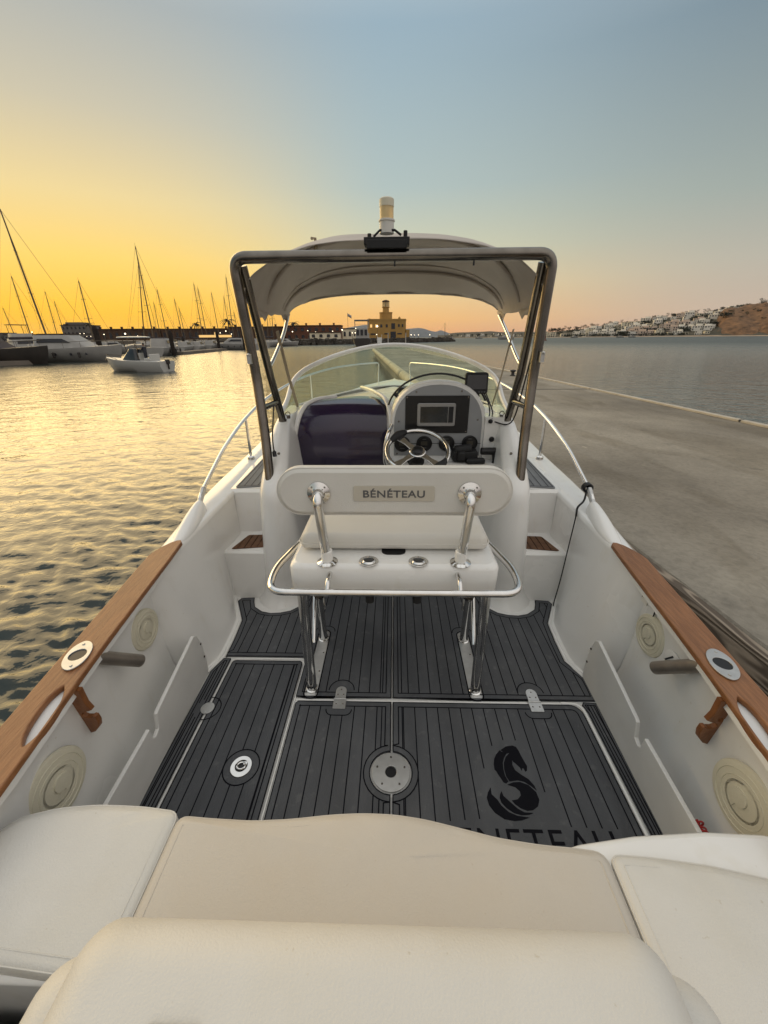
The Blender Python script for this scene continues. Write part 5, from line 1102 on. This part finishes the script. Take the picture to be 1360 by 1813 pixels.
for (px, Y, h_, lab) in ((165, 195, 7.2, 'palm tree just left of the leftmost piling'), (352, 180, 6.6, 'palm tree over the brown terrace roofs'), (408, 150, 6.4, 'tall palm tree by the left arch leg'), (523, 184, 6.6, 'palm tree above the terracotta building')):
    p = at(px, 600, Y); palm((p.x, Y, .8), h_, lab, w=2.3 if px != 408 else 2.6, seed=px)
# street lamps of the marina
def lamp(px, py, Y, glow, lab, zb=1.1):
    glow *= .5
    p = at(px, py, Y); o = empty('street_lamp', (p.x, Y, zb)); h_ = max(p.z - zb, 1.2); b = MB(); b.tube([(0, 0, 0), (0, 0, h_)], [.07, .05], 6); b.build('pole', 'mast_alu', o); b = MB(); b.lathe([(0, -glow), (glow * .8, -glow * .6), (glow, 0), (glow * .8, glow * .6), (0, glow)], (0, 0, h_ + glow * .8), (0, 0, 1), 10); b.build('lamp', 'lamp_glow', o)
    return tag(o, lab, 'street lamp', 'lit lamps of the marina')
LMP = [(222, 592, 150, .50, 'large bright lamp behind the T-top motorboat'), (244, 595, 150, .16, 'small lamp right of the brightest lamp'), (72, 598, 120, .16, 'small lamp among the masts on the far left'), (142, 591, 170, .22, 'left lamp of the cluster below the hotel'), (149, 591, 175, .25, 'middle lamp of the cluster below the hotel'), (154, 596, 172, .2, 'lower lamp of the cluster below the hotel'), (161, 596, 172, .2, 'right lamp of the cluster below the hotel'), (191, 616, 70, .13, 'low lamp above the bow of the T-top motorboat'), (69, 623, 44, .09, 'low lamp on the leftmost boat dock'),
       (390, 590, 150, .28, 'lamp over the yellow lit awning'), (400, 587, 150, .35, 'bright lamp left of the arch leg'), (410, 592, 140, .25, 'lamp beside the tall palm'), (518, 588, 150, .35, 'lamp left of the terracotta building'), (545, 586, 160, .30, 'lamp in front of the terracotta building'), (559, 588, 160, .2, 'smaller lamp in front of the terracotta building'), (589, 587, 160, .28, 'lamp at the right end of the terracotta building'), (606, 585, 150, .42, 'lamp above the low pale pavilion'),
       (624, 590, 147, .28, 'lamp over the roof of the pale pavilion'), (630, 582, 150, .26, 'high lamp left of the ferry mast'), (638, 583, 150, .26, 'high lamp over the ferry'), (629, 590, 140, .3, 'lamp beside the ferry cabin'), (668, 579, 158, .62, 'bright lamp on a pole in front of the ochre building'), (667, 597, 140, .25, 'low lamp on the steps before the ochre building'), (728, 594, 186, .35, 'left lamp on the end of the breakwater'), (734, 595, 187, .22, 'second lamp on the end of the breakwater'), (741, 594, 188, .3, 'third lamp on the end of the breakwater'), (761, 594, 192, .35, 'lamp at the tip of the breakwater')]
for a in LMP: lamp(*a)
LAMPS = []
for px in (795, 873, 882, 888, 1182, 1210, 1213, 1238, 1240, 1302): 
    p = ground(px, .25 if px < 1000 else interp([(1180, .6), (1240, .3), (1302, .3)], px)); o = empty('street_lamp', p); b = MB(); b.tube([(0, 0, 0), (0, 0, 4)], .12, 5); b.build('pole', 'mast_alu', o); b = MB(); b.lathe([(0, -.32), (.32, 0), (0, .32)], (0, 0, 4.3), (0, 0, 1), 8); b.build('lamp', 'lamp_glow', o); o['_k'] = 'tiny lit lamp'; o['_r'] = 'far shore'; o['category'] = 'street lamp'; LAMPS.append(o)
# flag
p = at(616, 572, 165); o = empty('flagpole', (p.x, 165, 1.1)); b = MB(); b.tube([(0, 0, 0), (0, 0, 9)], .06, 6); b.build('pole', 'mast_alu', o); b = MB(); b.loft([[(x, .15 * math.sin(x * 4), 8.9 - x * .55 - z) for x in (0, .3, .6, .9, 1.2, 1.5)] for z in (0, .5, 1.0)]); b.build('flag', 'flag_cloth', o, solid=.02); tag(o, 'flagpole with a drooping pale flag left of the ochre building', 'flagpole')
# ================================================================== boats
def hull_mb(L_, B_, fb, sheer=.3, n=12, z0=-.35):
    b = MB(); rows = []
    for i in range(n + 1):
        t = i / n; x = -L_ / 2 + L_ * t; w = B_ / 2 * (min(1, .86 + t * .6) if t < .5 else (1 - ((t - .5) / .5) ** 2.3)); w = max(w, .02); zt = fb * (1 + sheer * t * t); fl = 1 - .28 * t
        rows.append([(x - (.0), 0, z0 * (1 - t * .3)), (x - t * .35, -w * fl * .7, 0), (x, -w * .97, zt * .6), (x + t * .12, -w, zt), (x + t * .12, -w * .86, zt + .02), (x + t * .1, 0, zt + .06), (x + t * .12, w * .86, zt + .02), (x + t * .12, w, zt), (x, w * .97, zt * .6), (x - t * .35, w * fl * .7, 0)])
    b.loft(rows, closed=True); b.add(rows[0], [tuple(range(10))]); return b
def cabin_mb(x0, x1, w, z0, z1, rake0=.3, rake1=.8):
    b = MB(); h = z1 - z0; lo = rrect(x0, -w, x1, w, min(.35, w * .4), 4); hi = rrect(x0 + rake0 * h, -w * .82, x1 - rake1 * h, w * .82, min(.3, w * .35), 4)
    b.loft([[(x, y, z0) for x, y in lo], [(x, y, z1 - .08) for x, y in hi], [(x * .98, y * .93, z1) for x, y in hi]], closed=True); b.add([(x * .98, y * .93, z1) for x, y in hi], [tuple(range(len(hi)))]); return b
def motor_yacht(px, Y, L_, B_, heading, label, hullm='boat_white', fly=False, cover=False, small=False, s=1.0, group='boats moored in the marina'):
    p = at(px, 620, Y); o = empty('motor_boat', (p.x, Y, WZ), rad(heading)); fb = .13 * L_ if small else .115 * L_
    hull_mb(L_, B_, fb).build('hull', hullm, o, ang=40)
    b = MB(); 
    if cover:
        b = cabin_mb(-L_ * .42, L_ * .25, B_ * .40, fb, fb + L_ * .17, .2, 1.3); b.build('boat_cover', 'boat_cover', o, ang=40)
    else:
        cb_ = cabin_mb(-L_ * .25, L_ * .28, B_ * .38, fb, fb + L_ * .125, .1, 1.4); c = cb_.build('cabin', 'boat_white', o, ang=40)
        zc = fb + L_ * .075
        for sd in (-1, 1):
            w = MB(); w.prism([(-L_ * .20, zc - .16), (L_ * .10, zc - .16), (L_ * .03, zc + .20), (-L_ * .19, zc + .20)], lambda q, t: Vector((q[0], sd * (B_ * .345 + t - (q[1] - zc) * .18), q[1])), -.05, .03); w.build('window', 'window', c, smooth=False)
            if not small:
                for q in range(4): w = MB(); w.lathe([(.13, 0), (.11, .04), (0, .04)], (L_ * (-.18 + .14 * q), sd * B_ * .485, fb * .62), (0, sd, .1), 10); w.build('porthole', 'window', o)
        w = MB(); w.add([(L_ * .13, -B_ * .28, zc - .15), (L_ * .13, B_ * .28, zc - .15), (L_ * .055, B_ * .25, zc + .25), (L_ * .055, -B_ * .25, zc + .25)], [(0, 1, 2, 3)]); w.build('windscreen', 'window', c, solid=.03)
        if fly:
            f = cabin_mb(-L_ * .22, L_ * .08, B_ * .30, fb + L_ * .12, fb + L_ * .19, .1, .8); f.build('flybridge', 'boat_white', o, ang=40); f = MB(); f.box((-L_ * .1, 0, fb + L_ * .30), (L_ * .22, B_ * .5, .07))
            for a in (-1, 1): 
                for q in (-.19, -.02): f.tube([(L_ * q, a * B_ * .22, fb + L_ * .18), (L_ * q, a * B_ * .22, fb + L_ * .30)], .03, 5)
            f.build('bimini', 'boat_cover', o)
    r = MB(); P = [(L_ * t, B_ / 2 * w * .95, fb * (1 + .3 * (t + .5) ** 2) + .55) for t, w in ((.05, .98), (.2, .9), (.32, .72), (.42, .42), (.49, .02))]
    for sd in (-1, 1):
        Q = [(x, y * sd, z) for x, y, z in P]; r.tube(Q, .02, 5)
        for q in Q[:-1]: r.tube([q, (q[0], q[1], q[2] - .55)], .015, 4)
    r.build('rail', 'mast_alu', o)
    if not small:
        for q in (-.3, -.05, .18): f = MB(); f.lathe([(0, -.3), (.12, -.22), (.13, .22), (0, .3)], (L_ * q, -B_ * .52, fb * .55), (0, 0, 1), 8); f.build('fender', 'boat_dark', o)
    return tag(o, label, 'boat', group)
def person_mesh(name, pts, edges, radii, mt, parent):
    me = bpy.data.meshes.new(name); me.from_pydata(pts, edges, []); o = bpy.data.objects.new(name, me); COL.objects.link(o); o.modifiers.new('k', 'SKIN')
    for i, r_ in enumerate(radii): me.skin_vertices[0].data[i].radius = (r_, r_)
    me.skin_vertices[0].data[0].use_root = True; s = o.modifiers.new('s', 'SUBSURF'); s.levels = 1; s.render_levels = 1
    me.materials.append(M_[mt]); o.parent = parent; return o
def sailboat(bx, by, tx, ty, Y, label, L_=9.5, heading=80, boom=True, w=.10, stay=True, spreader=True):
    a = at(bx, by, Y); t = at(tx, ty, Y); o = empty('sailboat', (a.x, Y, WZ), rad(heading)); fb = 1.15
    hull_mb(L_, L_ * .31, fb, .25).build('hull', 'boat_white' if int(bx) % 3 else 'boat_dark', o, ang=40)
    cabin_mb(-L_ * .2, L_ * .2, L_ * .09, fb, fb + .5, .2, 1.5).build('cabin', 'boat_white', o, ang=40)
    topz = t.z - WZ; lean = t.x - a.x; R = Matrix.Rotation(-rad(heading), 3, 'Z'); tv = R @ Vector((lean, 0, 0)); T = Vector((tv.x, tv.y, topz)); base = Vector((0, 0, fb))
    m_ = MB(); m_.tube([base, (base + T) / 2, T], [w, w * .9, w * .6], 8); m_.tube([T, T + Vector((0, 0, .5))], .02, 4); mast = m_.build('mast', 'mast_alu', o)
    if spreader:
        s_ = MB()
        for f in (.42, .72):
            c = base + (T - base) * f; s_.tube([c + Vector((0, -1.1 * (1.25 - f), .05)), c, c + Vector((0, 1.1 * (1.25 - f), .05))], .03, 5)
        s_.build('spreader', 'mast_alu', mast)
    if stay:
        g_ = MB(); g_.tube([T, (L_ * .49, 0, fb + .3)], .022, 4); g_.tube([T, (-L_ * .47, 0, fb + .3)], .016, 4)
        for sd in (-1, 1): g_.tube([T * .98, base + (T - base) * .42 + Vector((0, sd * .9, .05)), (0, sd * L_ * .14, fb)], .014, 4)
        g_.build('rigging', 'mast_alu', mast)
    if boom: b = MB(); b.tube([(-.1, 0, fb + 1.2), (-L_ * .36, 0, fb + 1.15)], .16, 8); b.build('furled_sail', 'boat_cover', o)
    return tag(o, label, 'sailboat', 'sailboats moored in the marina')
SB = [(80, 585, 0, 370, 55, 'sailboat with the tallest mast, its top at the left edge of the photo', 11, 24), (51, 585, 20, 489, 90, 'sailboat whose mast stands left of the tallest mast on the far left', 10, 70), (22, 580, 5, 545, 120, 'sailboat with a short mast at the extreme left', 9, 70),
      (98, 584, 79.5, 516, 108, 'sailboat with the mast just right of the tallest mast', 10, 60), (109, 575, 96, 533, 130, 'sailboat with a short mast above the hotel block', 9, 80), (159, 577, 139, 497, 80, 'sailboat whose mast rises beside the leftmost piling', 10, 75),
      (268, 583, 239.5, 436, 80, 'sailboat with the tall mast standing over the T-top motorboat', 11, 60), (250, 582, 245, 468, 88, 'sailboat whose mast is close left of the tall mast over the T-top motorboat', 10, 80), (293, 582, 278, 512, 110, 'sailboat with a slim mast right of the tall mast over the terrace', 10, 75), (281, 581, 272, 535, 130, 'sailboat with a short mast between two taller ones over the terrace', 8, 80),
      (321, 582, 308.5, 529, 118, 'sailboat with a lone mast left of the middle piling', 9.5, 80), (325, 582, 317, 545, 140, 'sailboat with a low faint mast left of the palm over the terrace', 8, 80), (355, 573, 343, 502, 108, 'sailboat with the left mast of the pair by the palm tree', 10, 70), (363.5, 578, 350, 509, 114, 'sailboat with the right mast of the pair by the palm tree', 10, 80),
      (385, 573, 374, 517.5, 125, 'sailboat with the mast above the right piling', 10, 75), (409, 565, 400, 489.5, 108, 'sailboat with the tall mast just left of the arch leg', 11, 75), (404, 570, 396, 525, 130, 'sailboat with the shorter mast just left of the arch leg', 9, 80), (420, 575, 414, 552, 150, 'sailboat with a very short mast touching the arch leg', 8, 80),
      (475, 600, 472, 545, 118, 'sailboat with the left mast under the canopy corner', 9, 80), (484, 600, 481, 548, 112, 'sailboat with the right mast under the canopy corner', 9, 75)]
for a in SB: sailboat(*a[:5], a[5], L_=a[6], heading=a[7], stay=True, spreader=a[4] < 116, w=.11 if a[4] < 100 else .10)
motor_yacht(-32, 38.5, 10.5, 3.3, 12, 'dark hulled boat under a cover at the left edge of the water', hullm='boat_dark', cover=True)
motor_yacht(122, 44, 10.5, 3.4, 6, 'white flybridge motor yacht with portholes moored beside the leftmost piling', fly=False)
motor_yacht(60, 58, 9.5, 3.2, 60, 'white motor yacht behind the covered boat on the far left', fly=True)
motor_yacht(200, 66, 7, 2.5, 75, 'small white motorboat partly hidden behind the bow of the T-top motorboat', small=True)
motor_yacht(292, 60, 9, 3.1, 100, 'grey white cabin boat behind the stern of the T-top motorboat')
motor_yacht(330, 76, 6.5, 2.4, 95, 'small white motorboat on the floating dock right of the middle piling', small=True)
motor_yacht(352, 80, 6.5, 2.4, 100, 'second small motorboat on the floating dock, left of the right piling', small=True)
motor_yacht(376, 86, 7, 2.5, 95, 'small white cabin boat just left of the right piling', small=True)
motor_yacht(418, 86, 9, 3.0, 178, 'white cabin cruiser moored between the right piling and the arch leg')
motor_yacht(446, 98, 8, 2.8, 170, 'white motorboat seen between the two left arch legs', small=True)
motor_yacht(506, 118, 7.5, 2.6, 4, 'low white launch moored beyond the left canopy leg', small=True)
for k, (px, lab) in enumerate(((797, 'tiny white boat left of the far beach'), (846, 'tiny white boat on the far water under the right of the canopy'), (893, 'white motor cruiser anchored off the far beach beside the right canopy leg'), (1012, 'tiny white boat off the far beach left of the town'), (1092, 'tiny white boat below the middle of the far town'), (1113, 'second tiny white boat below the far town'))):
    Yf = 300 if k == 2 else 430; motor_yacht(px, Yf, 11 if k == 2 else 7, 3, 175, lab, small=True, group='boats off the far beach')
sailboat(788, 596, 788, 572, 215, 'sailboat with a thin mast beyond the tip of the breakwater', L_=9, heading=170, spreader=False, w=.14)
# T-top motorboat under way
p = at(243, 640, 29.5); tt = empty('center_console_boat', (p.x, 29.5, WZ), rad(180 - 12)); tt.scale = (.80, .80, .76); tag(tt, 'white motorboat with a T-top and a person at the helm crossing the golden water', 'motorboat')
hb2 = hull_mb(6.1, 2.25, .88, .38, n=16, z0=-.2); hb2.build('hull', 'boat_bright', tt, ang=40)
b = MB(); b.box((-.3, 0, 1.2), (.8, .8, .8)); b.box((.1, 0, 1.75), (.06, .75, .5), ry=rad(-20)); b.build('console', 'boat_bright', tt, bev=.05)
b = cabin_mb(-.7, 1.15, .72, .9, 1.95, .1, .9); b.build('windscreen', 'dark_glass', tt, ang=40)
b = MB(); L2 = [[(x, y, z) for x, y in rrect(-1.3 + u, -.85 + u, .85 - u, .85 - u, .2)] for u, z in ((.05, 2.86), (0, 2.90), (.04, 2.96), (.3, 3.0))]; b.loft(L2, closed=True); b.add(L2[0], [tuple(range(24))]); b.add(L2[-1], [tuple(range(24))]); top_ = b.build('t_top', 'boat_bright', tt)
b = MB()
for sx, sy in ((-.9, -.6), (-.9, .6), (.4, -.6), (.4, .6)): b.tube([(sx * .7, sy * .8, .95), (sx, sy, 2.88)], .03, 6)
b.build('frame', 'mast_alu', tt)
b = MB(); b.box((-3.1, 0, .85), (.32, .3, .4)); b.box((-3.12, 0, .45), (.15, .12, .5)); b.build('outboard_motor', 'boat_dark', tt, bev=.06)
b = MB(); b.box((-1.6, 0, 1.05), (.7, 1.2, .25)); b.box((-1.9, 0, 1.3), (.12, 1.2, .4)); b.build('seat', 'boat_bright', tt, bev=.05)
b = MB(); b.tube([(1.0, -.9, 1.0), (2.2, -.75, 1.35), (3.1, 0, 1.45), (2.2, .75, 1.35), (1.0, .9, 1.0)], .02, 5); b.lathe([(0, -.18), (.15, 0), (0, .18)], (3.2, -.1, 1.0), (0, 0, 1), 8); b.build('rail', 'mast_alu', tt)
pe = empty('person', (0, 0, 0)); pe.scale = (.82, .82, .82); pe.location = Matrix.Rotation(rad(168), 3, 'Z') @ Vector((-.84, .0, .40)) + Vector((p.x, 29.5, WZ)); pe.rotation_euler = (0, 0, rad(168))
tag(pe, 'person in dark clothes standing at the helm under the T-top', 'person')
V_ = [(0, 0, .92), (0, 0, 1.12), (0, 0, 1.38), (0, 0, 1.48), (.0, -.18, 1.40), (.16, -.24, 1.18), (.38, -.16, 1.14), (.0, .18, 1.40), (.16, .24, 1.18), (.38, .16, 1.14), (.02, -.1, .86), (.05, -.11, .48), (-.02, -.12, .06), (.10, -.12, .02), (.02, .1, .86), (.0, .12, .48), (-.06, .12, .06), (.08, .12, .02)]
Ed = [(0, 1), (1, 2), (2, 3), (2, 4), (4, 5), (5, 6), (2, 7), (7, 8), (8, 9), (0, 10), (10, 11), (11, 12), (12, 13), (0, 14), (14, 15), (15, 16), (16, 17)]
person_mesh('body', V_, Ed, [.15, .14, .15, .06, .065, .048, .035, .065, .048, .035, .09, .065, .045, .04, .09, .065, .045, .04], 'cloth_dark', pe)
b = MB(); b.lathe([(0, -.12), (.05, -.10), (.075, -.04), (.085, .03), (.07, .09), (.03, .12), (0, .125)], (.02, 0, 1.64), (0, 0, 1), 14); b.lathe([(.018, 0), (0, .035)], (.095, 0, 1.62), (1, 0, -.2), 6); b.build('head', 'skin', pe)
b = MB(); b.lathe([(.088, 0), (.09, .04), (.06, .09), (0, .11)], (.005, 0, 1.665), (-.15, 0, 1), 12); b.build('hair', 'cloth_dark', pe)
# ferry moored end-on at the breakwater
p = at(641, 605, 110); fe = empty('ferry', (p.x, 110, WZ), rad(93)); tag(fe, 'small passenger ferry with a black hull and white wheelhouse moored by the breakwater', 'ferry')
hull_mb(13, 4.6, 1.8, .2).build('hull', 'boat_dark', fe, ang=40)
b = cabin_mb(-5.2, 3.5, 1.7, 1.9, 4.2, .05, .3); fc = b.build('wheelhouse', 'boat_white', fe, ang=40)
for y in (-1.0, 0, 1.0): b = MB(); b.box((-5.22 + .0, y, 3.2), (.16, .62, 1.3)); b.build('window', 'window', fc, smooth=False)
b = MB(); b.box((-.8, 0, 6.0), (7.5, 3.6, .14))
for x in (-4.4, 2.8):
    for y in (-1.7, 1.7): b.tube([(x, y, 4.1), (x, y, 6.0)], .05, 5)
for z in (4.6, 5.0): b.tube([(2.8, -1.7, z), (-4.4, -1.7, z), (-4.4, 1.7, z), (2.8, 1.7, z)], .03, 4)
b.build('upper_deck', 'boat_white', fe)
b = MB()
for y in (-2.2, 2.2): b.lathe([(.18, -.25), (.3, 0), (.18, .25)], (-5.5, y * .8, 1.2), (0, 0, 1), 8)
b.build('fender', 'boat_cover', fe)
# gangway ramp and steps in front of the lighthouse building
p = at(672, 602, 128); o = empty('gangway', (p.x, 128, -.2)); b = MB(); b.box((0, 4, .9), (1.4, 9, .12), rx=rad(10)); b.build('ramp', 'boat_white', o, smooth=False); b = MB()
for sd in (-.7, .7):
    b.tube([(sd, 0, 1.0), (sd, 8.5, 2.6)], .05, 5)
    for q in range(6): b.tube([(sd, q * 1.6, .3 + q * .28), (sd, q * 1.6, 1.15 + q * .28)], .04, 4)
b.build('railing', 'boat_white', o); tag(o, 'white gangway sloping up to the quay right of the ferry', 'gangway')
p = at(675, 605, 122); o = empty('floating_dock', (p.x + 1.5, 120, WZ)); b = MB(); b.box((0, 0, .25), (13, 3, .5)); b.build('deck', 'quay', o, smooth=False); b = MB()
for q in (-5, 0.5, 5.5): b.tube([(q, 0, 0), (q, 0, 3.2 if q else 2)], .15, 8)
b.build('post', 'boat_white', o); tag(o, 'low floating dock with pale posts between the ferry and the breakwater rocks', 'dock')
# pilings and floating docks of the marina
for (bx, Y, zt, r_, lab) in ((178.5, 49, 3.13, .30, 'dark thick piling with a pointed top, leftmost and largest'), (307, 58, 2.75, .27, 'dark piling behind the stern of the T-top motorboat'), (328, 79, 2.1, .26, 'short dark piling on the floating dock'), (389, 82, 3.15, .27, 'dark piling at the right end of the floating dock'), (434, 84, 2.9, .27, 'dark piling partly hidden by the left arch leg')):
    p = at(bx, 620, Y); o = MB(); o.lathe([(r_, -1.5), (r_, zt - .5), (r_ * 1.05, zt - .5), (r_ * .6, zt - .1), (0, zt)], (0, 0, 0), (0, 0, 1), 14); q = o.build('piling', 'wood_pile', None); q.location = (p.x, Y, 0); tag(q, lab, 'piling', 'pilings of the marina docks')
def dock(px0, Y0, px1, Y1, lab):
    a = at(px0, 620, Y0); c = at(px1, 620, Y1); v = Vector((c.x - a.x, Y1 - Y0)); o = MB(); o.box((0, 0, .12), (v.length, 2.2, .5)); 
    q = o.build('floating_dock', 'quay', None, smooth=False); q.location = ((a.x + c.x) / 2, (Y0 + Y1) / 2, WZ); q.rotation_euler = (0, 0, math.atan2(v.y, v.x)); tag(q, lab, 'dock')
dock(-60, 36, 66, 40.5, 'low floating dock in front of the covered boat at the left edge'); dock(310, 60, 392, 80, 'low floating dock running to the right piling'); dock(60, 50, 180, 62, 'floating dock behind the white motor yacht')
# yellow lit awning behind the moored boats
p = at(382, 597, 100); o = empty('awning', (p.x, 100, WZ)); b = MB(); b.box((0, 0, 2.6), (6.5, 3, .5)); b.build('canopy', 'window_lit', o, smooth=False); b = MB()
for x in (-3, 0, 3): b.tube([(x, -1, 0), (x, -1, 2.4)], .06, 5)
b.build('post', 'mast_alu', o); tag(o, 'yellow lit awning behind the boats beside the right piling', 'awning')
# channel buoy
p = at(965, 600, 205); o = empty('buoy', (p.x, 205, WZ)); b = MB(); b.lathe([(.9, -.2), (.9, .4), (.35, .6), (.30, 1.9), (.0, 2.3)], (0, 0, 0), (0, 0, 1), 12); b.build('body', 'wall_terracotta', o); b = MB(); b.lathe([(.12, 2.2), (.12, 2.6), (0, 2.7)], (0, 0, 0), (0, 0, 1), 8); b.build('lamp', 'mast_alu', o); tag(o, 'dark red channel buoy on the water right of the arch', 'buoy')
# --- ordinal labels for the many look-alikes of the far town
ORD = ['first', 'second', 'third', 'fourth', 'fifth', 'sixth', 'seventh', 'eighth', 'ninth', 'tenth', 'eleventh', 'twelfth', 'thirteenth', 'fourteenth', 'fifteenth', 'sixteenth', 'seventeenth', 'eighteenth', 'nineteenth', 'twentieth', 'twenty-first', 'twenty-second', 'twenty-third', 'twenty-fourth', 'twenty-fifth', 'twenty-sixth', 'twenty-seventh', 'twenty-eighth', 'twenty-ninth', 'thirtieth'] + ['thirty-' + w for w in ('first', 'second', 'third', 'fourth', 'fifth', 'sixth', 'seventh', 'eighth', 'ninth')] + ['fortieth'] + ['forty-' + w for w in ('first', 'second', 'third', 'fourth', 'fifth', 'sixth', 'seventh', 'eighth', 'ninth')]
def order(objs, band, fmt, grp):
    by = {}
    for o in objs: by.setdefault(band(o), []).append(o)
    for k_, l_ in by.items():
        l_.sort(key=lambda o: o.location.x / o.location.y)
        for i, o in enumerate(l_):
            n_ = ORD[i]
            o['label'] = fmt % (o['_k'], n_, k_); o['group'] = grp; del o['_k']

order(HOUSES, lambda o: o['_r'], '%s, %s from the left, %s of the far shore town', 'houses of the far shore town')
order(TREES, lambda o: o['_r'], '%s, %s from the left, %s of the far shore', 'trees of the far shore')
order(LAMPS, lambda o: o['_r'], '%s, %s from the left, on the %s', 'lit lamps on the far shore')
for o in HOUSES + TREES + LAMPS: del o['_r']

# ================================================================== the evening air over the bay
hz = bpy.data.materials.new('haze'); hz.use_nodes = True; n = hz.node_tree.nodes; l = hz.node_tree.links; n.clear(); o_ = n.new('ShaderNodeOutputMaterial'); pv = n.new('ShaderNodeVolumePrincipled')
pv.inputs['Color'].default_value = (.80, .86, .95, 1); pv.inputs['Density'].default_value = .000022; pv.inputs['Anisotropy'].default_value = .2; l.new(pv.outputs[0], o_.inputs['Volume']); M_['haze'] = hz
b = MB(); b.box((0, 0, 89), (12800, 12800, 182)); o = b.build('haze', 'haze', None, smooth=False); tag(o, kind='stuff')
